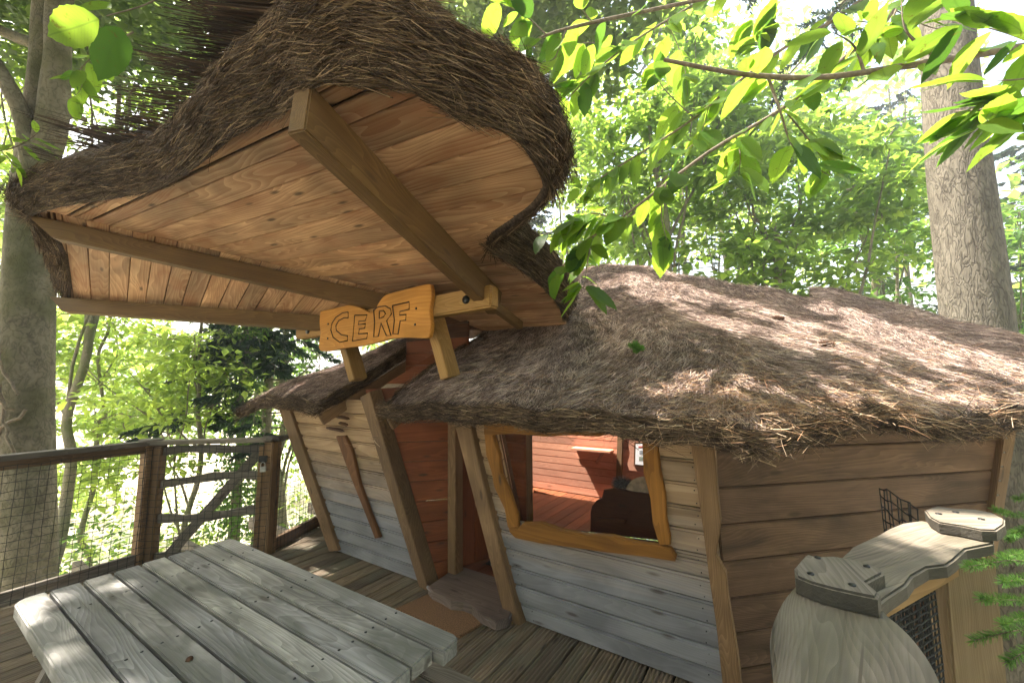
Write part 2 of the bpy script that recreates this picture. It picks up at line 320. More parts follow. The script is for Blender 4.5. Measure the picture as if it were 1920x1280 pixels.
# ================================================================== GROUND
def ground():
    n = 120; xs = np.linspace(-1, 1, n); xs = np.sign(xs) * np.abs(xs) ** 2 * 150
    X, Y = np.meshgrid(xs, xs + 0, indexing='ij')
    Zg = -3.9 + .25 * np.sin(X * .4 + 1) * np.cos(Y * .35) + .1 * np.sin(X * 1.3) * np.sin(Y * 1.7) + .03 * np.clip(Y - 10, 0, 200)
    v = np.stack([X, Y, Zg], -1).reshape(-1, 3); i = np.arange(n - 1)[:, None] * n + np.arange(n - 1)[None]
    f = np.stack([i, i + n, i + n + 1, i + 1], -1).reshape(-1, 4)
    m, nt, b = newmat('forest floor'); q = N(nt, 'ShaderNodeTexNoise'); q.inputs['Scale'].default_value = .5; q.inputs['Detail'].default_value = 9
    tc = N(nt, 'ShaderNodeTexCoord'); nt.links.new(tc.outputs['Object'], q.inputs['Vector'])
    nt.links.new(ramp(nt, q.outputs['Fac'], [(.3, (.20, .16, .10)), (.45, (.45, .40, .30)), (.6, (.52, .48, .38)), (.78, (.14, .20, .06))]), b.inputs['Base Color']); b.inputs['Roughness'].default_value = .95
    tag(link('ground', npmesh('ground', v, f.ravel(), 4, smooth=True), m), 'pale leaf-strewn forest floor far below the deck', kind='structure')
ground()

# ================================================================== DECK
deck = bpy.data.objects.new('deck', None); COL.objects.link(deck); tag(deck, 'grooved timber deck round the thatched cabin', kind='structure')
G1 = np.array([-3.352, 3.838]); G2 = np.array([-2.342, 4.059]); GK = np.array([-2.19, 4.95]); FD = nrm(np.array([-.37, -.707]))
G0 = G1 + FD * 3.4
G3 = np.array([1.52, .75])
poly = [tuple(GK), tuple(G2), tuple(G1), tuple(G0), (-4.2, -1.6), (1.75, -1.6), (1.62, .9), (2.35, 1.9), (2.6, 3.2), (0, 5)]
def deckboards():
    w = .143; gap = .016
    a = -3.2; prof = []
    ng = 5
    # grooved cross-section (y, z)
    pr = [(-w/2 + gap/2, -.028)]; pr += [(-w/2 + gap/2, -.003), (-w/2 + gap/2 + .003, 0)]
    for k in range(ng):
        c = -w/2 + w * (k + 1) / (ng + 1); pr += [(c - .0055, 0), (c - .004, -.010), (c + .004, -.010), (c + .0055, 0)]
    pr += [(w/2 - gap/2 - .003, 0), (w/2 - gap/2, -.003), (w/2 - gap/2, -.028)]
    while a < 6.2:
        # intersections of the board's centre line with the deck outline
        xs = []
        for i in range(len(poly)):
            p = np.array(poly[i]); q = np.array(poly[(i + 1) % len(poly)])
            ap = np.dot(p - P0[:2], U[:2]); aq = np.dot(q - P0[:2], U[:2])
            if (ap - a) * (aq - a) < 0:
                t = (a - ap) / (aq - ap); r = p + (q - p) * t; xs.append(np.dot(r - P0[:2], -V[:2]))
        xs.sort()
        for o0, o1 in zip(xs[::2], xs[1::2]):
            A = AO(a, o0, 0) + 0; B = AO(a, o1, 0); Ln = o1 - o0
            if Ln < .05: continue
            n = len(pr); v = np.array([(x, y, z) for x in (0, Ln) for y, z in pr]); fs = [[k, k + 1, n + k + 1, n + k] for k in range(n - 1)]
            me = npmesh('deck_board', v, np.array(fs).ravel(), 4)
            Mx = frame(A, B - A, Z); Mx[2][3] = random.uniform(-.002, .001)
            me.flip_normals() if False else None
            link('deck_board', me, M_deck, deck, Mx)
        a += w
deckboards()
plate('seam_shade', [np.array([x, y, -.034]) for x, y in poly], Z, .004, plain('dark underlay', (.015, .013, .011), .95), deck, U, 0)  # dark sheet stands in for the shade seen through the board gaps
for k in range(7):   # joists under the boards
    o = -1.6 + k * .75
    stick('joist', AO(-2.4, o, -.1), AO(4.0, o, -.1), .06, .13, M_rail, deck, bev=0)

# ================================================================== CABIN
cabin = empty('cabin', 'rustic octagonal timber cabin with brown heather thatch, leaning walls and wavy window', 'cabin', (1.2, 4.8, 0))
K = .21
nF = nrm(np.cross(U, -V * K + Z)); nF = nF if np.dot(nF, -V) > 0 else -nF
slopeF = nrm(-V * K + Z)
def wf(x, y): return onpl(x, y, P0, nF)
def al(P): return np.dot(P - P0, U)
def wall_pt(a, z, off=0.0): return P0 + U * a - V * K * z + Z * z + nF * off
# window opening in the front wall
r6 = lambda X, Y: (840 + X / 2.37, 740 + Y / 2.37)
OL0, OL1, OR0, OR1 = wf(*r6(212, 165)), wf(*r6(300, 590)), wf(*r6(895, 165)), wf(*r6(960, 675))
sill = (OL1[2] + OR1[2]) / 2
def open_l(z): return al(OL1) + (al(OL0) - al(OL1)) * (z - OL1[2]) / (OL0[2] - OL1[2])
def open_r(z): return al(OR1) + (al(OR0) - al(OR1)) * (z - OR1[2]) / (OR0[2] - OR1[2])
def plank_row(a0, a1, z0, z1, mat, name='wall_plank', a0t=None, a1t=None):
    a0t = a0 if a0t is None else a0t; a1t = a1 if a1t is None else a1t
    j = .003
    plate(name, [wall_pt(a0, z0 + j), wall_pt(a1, z0 + j), wall_pt(a1t, z1 - j), wall_pt(a0t, z1 - j)], nF, .03, mat, cabin, U, bev=.011, out=random.uniform(-.002, .003))
ph = .122
# right of the door, with the window
pr_door = lambda z: al(wall_pt(0, 0)) + .0 + .27 * z          # right door post line
z = .0
while z < 1.46:
    z1 = z + ph
    l0, l1 = .27 * z - .03, .27 * z1 - .03
    c0 = -1.27
    if z1 <= sill: plank_row(c0, l0, z, z1, M_wall, a1t=l1)
    elif z < sill: plank_row(c0, l0, z, sill, M_wall, a1t=.27 * sill - .03); plank_row(c0, open_r(sill), sill, z1, M_wall, a1t=open_r(z1)); plank_row(open_l(sill), .27 * sill - .03, sill, z1, M_wall, a0t=open_l(z1), a1t=l1)
    else: plank_row(c0, open_r(z), z, z1, M_wall, a1t=open_r(z1)); plank_row(open_l(z), l0, z, z1, M_wall, a0t=open_l(z1), a1t=l1)
    z = z1
nl_ = tube_mesh([Z * -.003, Z * .0015, Z * .0012], [.0032, .0032, .0005], 7)
def nailrow(al_fn, zs):
    for z_ in zs:
        for dz in (.03, .09): link('nail', nl_, M_metal, cabin, frame(wall_pt(al_fn(z_ + dz) + random.uniform(-.012, .012), z_ + dz + random.uniform(-.008, .008), .0015), U, nF))
nailrow(lambda z_: -1.17 + .0 * z_, [k * ph for k in range(11)]); nailrow(lambda z_: .27 * z_ - .11, [k * ph for k in range(5)]); nailrow(lambda z_: 2.0 + .34 * z_, [k * ph for k in range(10)]); nailrow(lambda z_: .98 + .3 * z_, [k * ph for k in range(10)])
# left of the door
z = 0.0
while z < 1.46:
    z1 = z + ph
    plank_row(.86 + .3 * z, 2.1 + .34 * z, z, z1, M_wall, a0t=.86 + .3 * z1, a1t=2.1 + .34 * z1); z = z1
def wplate(name, pts, th, out, mat, x=None, bev=.005, label=None):
    p = [wf(*q) for q in pts]
    o = plate(name, p, nF, th, mat, cabin, x if x is not None else slopeF, bev, out=out)
    if label: o['label'] = label
    return o
# posts
ctr = lambda pts, o: [(q[0], q[1]) for q in pts]
wplate('leaning_post', [(526, 760), (549, 768), (640, 1029), (622, 1031)], .10, .03, M_post)
wplate('leaning_post', [(684, 742), (702, 732), (812, 1100), (795, 1096)], .12, .05, M_post)
wplate('leaning_post', [(856, 775), (886, 775), (905, 860), (940, 1000), (984, 1166), (957, 1162)], .12, .05, M_post)
cp = [(1075, 140), (1105, 350), (1140, 600), (1165, 800), (1195, 1000), (1225, 1280), (1250, 1400), (1335, 1400), (1305, 1280), (1290, 1150), (1250, 900), (1238, 780), (1195, 700), (1215, 560), (1200, 420), (1185, 140)]
wplate('corner_post', [r6(*q) for q in cp], .11, .035, M_post, label='wavy-edged corner post')
# wavy window frame
fr = {'left': [(172, 165), (205, 165), (240, 260), (245, 340), (285, 430), (318, 530), (322, 578), (275, 580), (262, 500), (215, 400), (205, 340), (180, 260)],
      'bottom': [(280, 575), (320, 582), (345, 560), (420, 558), (520, 590), (620, 610), (740, 615), (850, 645), (960, 660), (995, 670), (1020, 705), (1015, 725), (880, 705), (700, 685), (560, 665), (430, 650), (310, 625), (285, 600)],
      'right': [(868, 150), (915, 150), (935, 210), (950, 340), (970, 430), (975, 540), (992, 620), (992, 655), (945, 655), (915, 560), (905, 450), (875, 340), (870, 220)],
      'top': [(172, 170), (172, 100), (930, 100), (935, 176), (860, 168), (720, 166), (680, 178), (560, 172), (440, 178), (300, 166), (200, 172)]}
wf_o = wplate('window_frame', [r6(*q) for q in fr['bottom']], .03, .034, M_frame, x=U)
for k in ('left', 'right', 'top'):
    p = [wf(*r6(*q)) for q in fr[k]]
    plate('frame_board', p, nF, .03, M_frame, wf_o, U if k == 'top' else slopeF, .005, out=.0355 if k == 'top' else .031)
# reveal and pane
for a0, a1 in ((OL0, OL1), (OR0, OR1), (OL1, OR1)):
    plate('window_lining', [a0, a1, a1 + V * .10, a0 + V * .10], np.cross(a1 - a0, V), .015, M_dkbrd, wf_o, a1 - a0, 0)
mg, nt, b = newmat('window glass'); tr_ = N(nt, 'ShaderNodeBsdfTransparent'); gl = N(nt, 'ShaderNodeBsdfGlossy'); gl.inputs['Roughness'].default_value = .02
lw = N(nt, 'ShaderNodeFresnel'); lw.inputs[0].default_value = 1.35; ms = N(nt, 'ShaderNodeMixShader'); nt.links.new(lw.outputs[0], ms.inputs[0]); nt.links.new(tr_.outputs[0], ms.inputs[1]); nt.links.new(gl.outputs[0], ms.inputs[2]); nt.links.new(ms.outputs[0], nt.nodes['Material Output'].inputs[0])
plate('pane', [OL0, OL1, OR1, OR0], nF, .004, mg, wf_o, U, 0, out=-.05)

# right-hand facet
C1 = AO(-1.30, 0, 0); C1t = wf(*r6(1150, 150)); BD = nrm(np.array([.975, .222, 0]))
C2t = C1t + BD * 2.06; C2 = C1 + BD * 1.60
nB = nrm(np.cross(C1t - C1, BD)); nB = nB if nB[1] < 0 else -nB
zt = C1t[2]; z = -.02
while z < 1.36:
    z1 = min(z + .185, 1.40); f0, f1 = z / zt, z1 / zt
    a = C1 + (C1t - C1) * f0; b_ = C2 + (C2t - C2) * f0; c = C2 + (C2t - C2) * f1; d = C1 + (C1t - C1) * f1
    j = Z * .003
    plate('side_plank', [a + j, b_ + j, c - j, d - j], nB, .03, M_side, cabin, BD, .005, out=random.uniform(-.002, .002)); z = z1
s = nrm(C2t - C2)
plate('corner_post', [C2 - BD*.03, C2 + BD*.04, C2t + s*.15 + BD*.06, C2t + s*.15 - BD*.05], nB, .1, M_post, cabin, s, .005, out=.03)
for k in range(9):
    q = C2 + (C2t - C2) * (.45 + .06 * k) - BD * .03 + nB * .032
    tubes('nail', [tube_arrays([q, q + nB * .004], [.006, .004], 6)], M_zinc, cabin)
# rear facets (out of sight, they close the shell; the one after the corner is left open above, added to admit daylight)
C3 = np.array([4.9, 5.4, 0]); C4 = np.array([2.6, 7.3, 0]); C5 = np.array([-.9, 6.9, 0]); CL = AO(2.12, 0, 0)
for a, b_ in ((C3, C4), (C4, C5), (C5, CL)):
    for k in range(6):
        z0 = k * .25; plate('rear_plank', [a + Z*z0, b_ + Z*z0, b_ + Z*(z0 + .246), a + Z*(z0 + .246)], np.cross(b_ - a, Z), .03, M_side, cabin, b_ - a, 0)
for k in range(3):
    z0 = k * .2; plate('rear_plank', [C2 + Z*z0, C3 + Z*z0, C3 + Z*(z0 + .196), C2 + Z*(z0 + .196)], np.cross(C3 - C2, Z), .03, M_side, cabin, C3 - C2, 0)

# doorway: cheek boards, jamb, header, leaf, sill slab
def lpost(z): return P0 + U * (.86 + .3 * z) - V * (K * z) + Z * z
def ljamb(z): return P0 + U * (.80 + .02 * z) + V * .16 + Z * z
z = 0.0
while z < 1.95:
    z1 = z + .16; a, b_ = lpost(min(z, 1.52)), ljamb(z); c, d = ljamb(min(z1, 1.95)), lpost(min(z1, 1.56))
    if z > 1.5: f_ = min(1, (z - 1.5) / .45); a = lpost(1.52) * (1 - f_) + ljamb(1.95) * f_; a[2] = z; g_ = min(1, (z1 - 1.5) / .45); d = lpost(1.52) * (1 - g_) + ljamb(1.95) * g_; d[2] = min(z1, 1.95)
    if np.linalg.norm(a - b_) < .02: break
    nn = nrm(np.cross(b_ - a, Z)); nn = nn if np.dot(nn, -U) > 0 else -nn
    j = Z * .003; hexa('cheek_plank', [a + j, b_ + j, b_ + j - nn*.03, a + j - nn*.03, d - j, c - j, c - j - nn*.03, d - j - nn*.03], M_orange, cabin, b_ - a, nn, .005); z = z1
stick('door_jamb', ljamb(0) - U*.05 + V*.02, ljamb(1.9) - U*.05 + V*.02, .085, .10, M_post, cabin, up=V)
stick('door_jamb', AO(.02, -.12, 0), AO(.03, -.12, 1.6), .05, .09, M_post, cabin, up=V)
for k in range(8):
    z0 = 1.30 + k * .12; h0, h1 = (.1, 1.5) if k < 5 else (.72, 1.50); plate('header_plank', [AO(h0, -.26, z0), AO(h1, -.26, z0), AO(h1, -.26, z0 + .116), AO(h0, -.26, z0 + .116)], -V, .025, M_dkbrd if k > 5 else M_orange, cabin, U, .005)
dl0 = ljamb(0) - U*.05 + V*.07; dd = nrm(V * .93 - U * .38)
for k in range(5):
    a = dl0 + dd * (.145 * k); b_ = a + dd * .141
    plate('door_board', [a + Z*.09, b_ + Z*.09, b_ + Z*1.6, a + Z*1.6], np.cross(dd, Z), .03, M_orange, cabin, Z, .004)
sl_px = [(803, 1098), (812, 1108), (830, 1116), (846, 1126), (868, 1128), (885, 1134), (902, 1150), (930, 1163), (952, 1158), (958, 1146)]
sp_ = [atz(x, y, .075) for x, y in sl_px] + [AO(-.05, -.28, .075), AO(.80, -.28, .075)]
M_slab = wood('threshold slab', (.10, .075, .065), (.20, .155, .14), ring=8, bump=.5, crack=.3)
tag(plate('threshold', sp_, Z, .06, M_slab, cabin, U, .004), 'live-edge threshold slab')
edge = [atz(x, y, .055) + np.array([0, -.004, 0]) for x, y in sl_px]
tubes('live_edge', [tube_arrays(spline(edge, 30), .013, 6, .3, 3)], plain('pale sapwood', (.20, .18, .18), .8, nscale=50), cabin)
# interior floor, partition, fittings
for k in range(24):
    a0 = -1.35 + k * .14; fo = -.03 if a0 < -.2 else -.28
    plate('floor_board', [AO(a0, fo, .07), AO(a0 + .136, fo, .07), AO(a0 + .136, -2.95, .07), AO(a0, -2.95, .07)], Z, .02, M_orange, cabin, V, .002)
plate('entrance_mat', [AO(.10, -.42, .09), AO(.62, -.42, .09), AO(.62, -.8, .09), AO(.10, -.8, .09)], Z, .015, M_cord, cabin, U, .003)
BK = -2.9
for k in range(19):
    z0 = .08 + k * .095
    plate('partition_plank', [AO(-2.4, BK, z0), AO(2.3, BK, z0), AO(2.3, BK, z0 + .092), AO(-2.4, BK, z0 + .092)], -V, .02, M_inner, cabin, U, .004)
def wb(x, y, off=0.0): return onpl(x, y, AO(0, BK + off, 0), V)
def stickpx(name, a, b, w, d, mat, off=.0, par=None): return stick(name, wb(*a, off), wb(*b, off), w, d, mat, par or cabin, up=V)
# darker inner wall left of that post
for k in range(7):
    z0 = .55 + k * .125; plate('lobby_plank', [AO(0.0, -.05, z0), AO(.34, -.05, z0), AO(.34, -.05, z0 + .121), AO(0.0, -.05, z0 + .121)], V * -1, .02, M_orange, cabin, U, .004)
stickpx('inner_post', (1164, 800), (1160, 925), .07, .05, M_post, off=.03)
# bench face below the inner window
p = [wb(1000, 918, .25), wb(1110, 950, .25), wb(1108, 1010, .25), wb(1000, 1010, .25)]
plate('bench_front', p, -V, .03, M_orange, cabin, U)
# wall shelf
shelf = empty('wall_shelf', 'small rustic wooden shelf on the pink inner wall', 'shelf', tuple(wb(1110, 845, .08)))
s0, s1 = wb(1074, 840, .09), wb(1148, 846, .09)
stick('shelf_board', s0, s1, .16, .03, M_inner, shelf, up=Z); stick('back_board', wb(1082, 850, .012), wb(1150, 856, .012), .02, .13, M_inner, shelf, up=Z)
stick('bracket', wb(1118, 868, .03), wb(1132, 846, .16), .03, .03, M_inner, shelf, up=Z)
# framed notice
fp = empty('framed_notice', 'framed printed notice on a wavy board seen through the window', 'notice', tuple(wb(1200, 850, .05)))
bp_ = [(1181, 818), (1196, 822), (1212, 815), (1225, 820), (1230, 880), (1215, 888), (1200, 884), (1180, 882), (1176, 870), (1181, 850), (1178, 835)]
plate('backing_board', [wb(x, y, .04) for x, y in bp_], -V, .02, M_inner, fp, U, .004)
plate('frame', [wb(x, y, .055) for x, y in ((1189, 829), (1222, 829), (1222, 876), (1188, 873))], -V, .015, M_dkbrd, fp, U, .002)
plate('paper', [wb(x, y, .058) for x, y in ((1192, 832), (1219, 832), (1219, 873), (1191, 870))], -V, .004, plain('white paper', (.75, .76, .80), .6, amt=.02), fp, U, 0)
for (x0, y0, x1, y1, cc) in ((1197, 836, 1216, 839, (.5, .1, .08)), (1199, 844, 1216, 851, (.25, .27, .3)), (1198, 856, 1216, 863, (.2, .24, .2))):
    plate('print_block', [wb(x, y, .060) for x, y in ((x0, y0), (x1, y0), (x1, y1), (x0, y1))], -V, .002, plain('print', cc, .7), fp, U, 0)
# dark headboard with bed
hb = empty('bed', 'dark brown wavy bed headboard behind the window', 'bed', tuple(AO(-1.0, -1.0, .08)))
def wh(x, y, off=0): return onpl(x, y, AO(0, -.75 + off, 0), V)
hp = [(1106, 1200), (1107, 960), (1110, 948), (1118, 938), (1128, 934), (1132, 918), (1150, 915), (1190, 922), (1240, 930), (1300, 940), (1300, 1200)]
M_hb = wood('dark varnished board', (.10, .035, .018), (.17, .065, .032), ring=6, rough=.45)
plate('headboard', [wh(*q) for q in hp], -V, .03, M_hb, hb, U, .004)
plate('ledge', [wh(1128, 966), wh(1180, 968), wh(1176, 974), wh(1126, 973)], -V, .03, M_hb, hb, U, .003, out=.08)
plate('mattress', [AO(-1.6, -.8, .5), AO(-.75, -.8, .5), AO(-.75, -1.7, .5), AO(-1.6, -1.7, .5)], Z, .2, plain('linen', (.5, .45, .4)), hb, U, .03)
def blob(name, c, r, mat, sub=3, amp=.12, seed=0, par=None):
    bm = bmesh.new(); bmesh.ops.create_icosphere(bm, subdivisions=sub, radius=1); rr = np.random.default_rng(seed); ph_ = rr.uniform(0, 6, 9)
    for v in bm.verts:
        s = 1 + amp * (math.sin(5 * v.co.x + ph_[0]) + math.sin(6 * v.co.y + ph_[1]) + math.sin(7 * v.co.z + ph_[2])) / 2
        v.co = Vector((v.co.x * r[0] * s, v.co.y * r[1] * s, v.co.z * r[2] * s))
    me = bpy.data.meshes.new(name); bm.to_mesh(me); bm.free(); me.polygons.foreach_set('use_smooth', [True] * len(me.polygons))
    return link(name, me, mat, par, Matrix.Translation(Vector(c)))
pc = wh(1212, 918, -.12)
tag(blob('pillow', pc, (.16, .07, .10), plain('beige cloth', (.55, .42, .30), .9), amp=.05), 'beige pillow leaning behind the dark headboard', 'pillow')
fc = wh(1166, 906, -.06)
fb = tag(blob('fur_throw', fc, (.06, .05, .035), plain('grey fur core', (.12, .12, .13), .95), amp=.2, seed=4), 'small grey fur bundle on the headboard', 'fur')
nn_ = rng.normal(size=(900, 3)); nn_ /= np.linalg.norm(nn_, axis=1)[:, None]
ribbons('fur', fc + nn_ * np.array([.055, .045, .03]), nn_, .035, .0016, strawmat('grey fur', [(0, (.1, .1, .11)), (1, (.55, .56, .6))]), fb)

# decorative stick and stubs on the left wall
dp = [(635, 816), (652, 815), (665, 842), (680, 905), (700, 960), (718, 1004), (708, 1006), (690, 960), (660, 885), (645, 845)]
wplate('carved_slat', dp, .025, .03, wood('brown slat', (.14, .06, .025), (.26, .12, .05), ring=6), label='long tapering dark carved slat')
for a, b_ in (((622, 799), (655, 805)), ((645, 790), (662, 794)), ((640, 778), (665, 782))):
    pa, pb = wf(*a) + nF * .05, wf(*b_) + nF * .05
    tubes('log_stub', [tube_arrays(spline([pa, (pa + pb) / 2 + Z * .004, pb], 6), [.008, .014, .014, .014, .013, .004], 8, .1)], M_dkbrd, cabin)

# ------------------------------------------------------------------ thatched roof
A1 = np.array([1.09, 4.85, 3.02]); A2 = np.array([4.4, 4.35, 2.38])
ev = {}
eF = AO(0, .52, 0); nFin = V[:2]
cB = C1t + BD * 0 - np.array([.222, -.975, 0]) * -.0
eB = C1t - np.array([-.222, .975, 0]) * .30
E = [ # point on eave line, inward unit normal, eave z, slope
    (eF[:2], V[:2], 1.475, .60),
    (eB[:2], np.array([-.222, .975]), 1.475, .565),
    (np.array([5.0, 2.6]), nrm(np.array([-.93, .2])), 1.45, .8),
    (np.array([4.9, 6.2]), nrm(np.array([-.75, -.9])), 1.45, .55),
    (np.array([1, 7.9]), np.array([0., -1.]), 1.45, .52),
    (AO(2.98, .5, 0)[:2], nrm(np.array([.93, -.05])), 1.44, .50)]
E.append((AO(3.05, .45, 0)[:2], nrm(.75 * V[:2] - .66 * U[:2]), 1.42, .58))
def roofd(x, y):
    return np.stack([(x - p[0]) * n[0] + (y - p[1]) * n[1] for p, n, _, _ in E])
def roofz(x, y):
    d = roofd(x, y); h = np.stack([e[2] + e[3] * dd for e, dd in zip(E, d)]); k = 16.0
    hm = -np.log(np.exp(-k * (h - 2)).sum(0)) / k + 2
    hm = hm + .022 * np.sin(x * 2.3 + 1) * np.sin(y * 1.9) + .018 * np.sin(x * 5.1 + y * 3.3) + .012 * np.sin(x * 9 - y * 7)
    dm = d.min(0); hm = hm - .022 * np.exp(-np.clip(dm, 0, 9) / .07)
    return hm
def slot(x, y):
    dx = x - P0[0]; dy = y - P0[1]; a = dx * U[0] + dy * U[1]; o = -(dx * V[0] + dy * V[1])
    lo = .80 - .10 * (.5 - o); hi = 1.66 - .16 * (.5 - o)
    return (a > lo) & (a < hi) & (o > -.95), a, o
def roofmesh(name, part):
    g = .035; xs = np.arange(-3.2, 6.0, g); ys = np.arange(.9, 8.4, g); X, Y = np.meshgrid(xs, ys, indexing='ij')
    inn = roofd(X, Y).min(0) > 0; s, a, o = slot(X, Y); inn &= ~s; inn &= ~((o < -2.25) & (o > -4.1) & (a > -1.9) & (a < 2.7))   # unseen opening added in the rear slope to let sun into the room
    left = (a > 1.2); inn &= left if part == 'left' else ~left
    Zr = roofz(X, Y); nx, ny = X.shape; idx = np.arange(nx * ny).reshape(nx, ny)
    c = inn[:-1, :-1] & inn[1:, :-1] & inn[1:, 1:] & inn[:-1, 1:]
    top = np.stack([idx[:-1, :-1][c], idx[1:, :-1][c], idx[1:, 1:][c], idx[:-1, 1:][c]], 1)
    n0 = nx * ny; T = .10; faces = [top, top[:, ::-1] + n0]
    cp_ = np.zeros((nx + 1, ny + 1), bool); cp_[1:nx, 1:ny] = c
    for (dx, dy, i0, i1) in ((0, -1, (0, 0), (1, 0)), (0, 1, (1, 1), (0, 1)), (-1, 0, (0, 1), (0, 0)), (1, 0, (1, 0), (1, 1))):
        nb = np.roll(cp_, (-dx, -dy), (0, 1))[1:nx, 1:ny]; bd = c & ~nb; I, J = np.nonzero(bd)
        p = idx[I + i0[0], J + i0[1]]; q = idx[I + i1[0], J + i1[1]]; faces.append(np.stack([q, p, p + n0, q + n0], 1))
    v = np.concatenate([np.stack([X, Y, Zr], -1).reshape(-1, 3), np.stack([X, Y, Zr - T], -1).reshape(-1, 3)])
    f = np.concatenate(faces); used = np.unique(f); re = np.zeros(len(v), int); re[used] = np.arange(len(used))
    o = link(name, npmesh(name, v[used], re[f].ravel(), 4, smooth=False), M_thatch, cabin)
    cells = np.stack(np.nonzero(c), 1)
    return o, xs, ys, cells
def rooftangent(x, y, e=.02):
    gx = (roofz(x + e, y) - roofz(x - e, y)) / (2 * e); gy = (roofz(x, y + e) - roofz(x, y - e)) / (2 * e); return gx, gy
def thatchcover(obj, xs, ys, cells, n, seed):
    r = np.random.default_rng(seed); g = xs[1] - xs[0]
    # weight cells towards the visible near slopes
    cx = xs[cells[:, 0]]; cy = ys[cells[:, 1]]; dist = np.hypot(cx, cy); w = 1 / dist ** 1.5
    hB = (cy > 5.4); w = w * np.where(hB, .05, 1); w /= w.sum()
    k = r.choice(len(cells), n, p=w); x = cx[k] + r.random(n) * g; y = cy[k] + r.random(n) * g
    gx, gy = rooftangent(x, y); gl_ = np.hypot(gx, gy) + 1e-6; ux, uy = -gx / gl_, -gy / gl_
    # patchwise swirl of the lay
    ang = .30 * np.sin(x * 1.7 + 2 * y) + .22 * np.sin(x * 4.1 - y * 2.2) + r.normal(0, .32, n); ca, sa = np.cos(ang), np.sin(ang)
    dx, dy = ux * ca - uy * sa, ux * sa + uy * ca; dz = gx * dx + gy * dy + r.normal(.04, .10, n)
    z_ = roofz(x, y) + r.uniform(-.006, .006, n)
    L = r.uniform(.045, .13, n); x0 = x - dx * L * .5; y0 = y - dy * L * .5; ok = (roofd(x0, y0).min(0) > -.02) & ~slot(x0, y0)[0]
    z0 = roofz(x0, y0) + r.uniform(0, .010, n)
    ribbons('straw', np.stack([x0, y0, z0], 1)[ok], np.stack([dx, dy, dz], 1)[ok], L[ok], r.uniform(.0018, .0042, n)[ok], M_straw, obj, curl=.12)
def messy(obj, xs, ys, cells, n, seed):
    r = np.random.default_rng(seed); g = xs[1] - xs[0]; cx = xs[cells[:, 0]]; cy = ys[cells[:, 1]]; w = 1 / np.hypot(cx, cy) ** 1.6 * (cy < 5.4); w /= w.sum(); k = r.choice(len(cells), n, p=w)
    x = cx[k] + r.random(n) * g; y = cy[k] + r.random(n) * g; gx, gy = rooftangent(x, y); a = r.uniform(0, 6.283, n); dx, dy = np.cos(a), np.sin(a)
    ribbons('loose_straw', np.stack([x, y, roofz(x, y) + r.uniform(.004, .014, n)], 1), np.stack([dx, dy, gx * dx + gy * dy + r.normal(.02, .09, n)], 1), r.uniform(.03, .11, n), r.uniform(.0018, .0032, n), M_litter, obj, curl=.3, seg=3)
def edgestraw(obj, path, n, seed, T=.10, mat=M_fascia, outw=None, wmax=.005):
    """straws laid along an edge path (pts at the top of the thatch edge)"""
    r = np.random.default_rng(seed); path = np.asarray(path); seg = np.diff(path, axis=0); ln = np.linalg.norm(seg, axis=1); cum = np.r_[0, np.cumsum(ln)]
    t = r.random(n) * cum[-1]; i = np.clip(np.searchsorted(cum, t) - 1, 0, len(seg) - 1); f = (t - cum[i]) / ln[i]; p = path[i] + seg[i] * f[:, None]
    d = seg[i] / ln[i][:, None]; q = r.random(n); zoff = .01 - q * T
    out = np.cross(d, [0, 0, 1.]); out /= np.linalg.norm(out, axis=1)[:, None]
    if outw is not None: sgn = np.sign(np.einsum('ij,ij->i', out, p * [1, 1, 0] - outw * np.array([1, 1, 0]))); out *= sgn[:, None]
    bulge = .018 + .022 * np.sin(q * math.pi); p = p + out * (bulge * r.uniform(.3, 1.15, n))[:, None]; p[:, 2] += zoff
    s = np.where(r.random(n) < .5, 1, -1)[:, None]; dd = d * s + r.normal(0, .13, (n, 3)); dd[:, 2] += r.normal(0, .08, n)
    L = r.uniform(.07, .26, n)
    ribbons('edge_straw', p - dd * (L * .5)[:, None] * .9, dd, L, r.uniform(.002, wmax, n), mat, obj, curl=.12)
    # loose hanging ends
    m = n // 7; j = r.integers(0, n, m); ribbons('loose_straw', p[j], out[j] * .6 + d[j] * r.normal(0, .7, (m, 1)) + np.array([0, 0, -.5]), r.uniform(.03, .08, m), .0022, mat, obj, curl=.3)
CEN = np.array([1.2, 4.8, 1.4])
rm, xs, ys, cells = roofmesh('main_roof', 'right'); thatchcover(rm, xs, ys, cells, 150000, 1)
rs, xs2, ys2, cells2 = roofmesh('side_roof', 'left'); thatchcover(rs, xs2, ys2, cells2, 30000, 2)
messy(rm, xs, ys, cells, 16000, 31); messy(rs, xs2, ys2, cells2, 2500, 32)
def eavepath(pts):
    p = spline(pts, 80); return np.stack([p[:, 0], p[:, 1], roofz(p[:, 0], p[:, 1])], 1)
def lineX(i, j):  # crossing of two eave lines
    a = np.array([E[i][1], E[j][1]]); b = np.array([np.dot(E[i][0], E[i][1]), np.dot(E[j][0], E[j][1])]); return np.linalg.solve(a, b)
KB = lineX(0, 1); K2 = lineX(1, 2); KL = lineX(0, 6); KL2 = lineX(6, 5)
e0 = AO(.80, .52, 0)[:2]
def seg2(a, b, n): return [a + (b - a) * t for t in np.linspace(0, 1, n)]
def ep(pts): p = np.array(pts); return np.stack([p[:, 0], p[:, 1], roofz(p[:, 0], p[:, 1])], 1)
edgestraw(rm, ep(seg2(e0, KB, 50) + seg2(KB, K2, 60)[1:]), 15000, 3, outw=CEN)
rk = [AO(.80 - .10 * (.5 - o), o, 0)[:2] for o in np.linspace(.5, -.9, 30)]
edgestraw(rm, ep(rk), 3500, 4, outw=AO(-1, 0, 0))
e1 = AO(1.66, .52, 0)[:2]
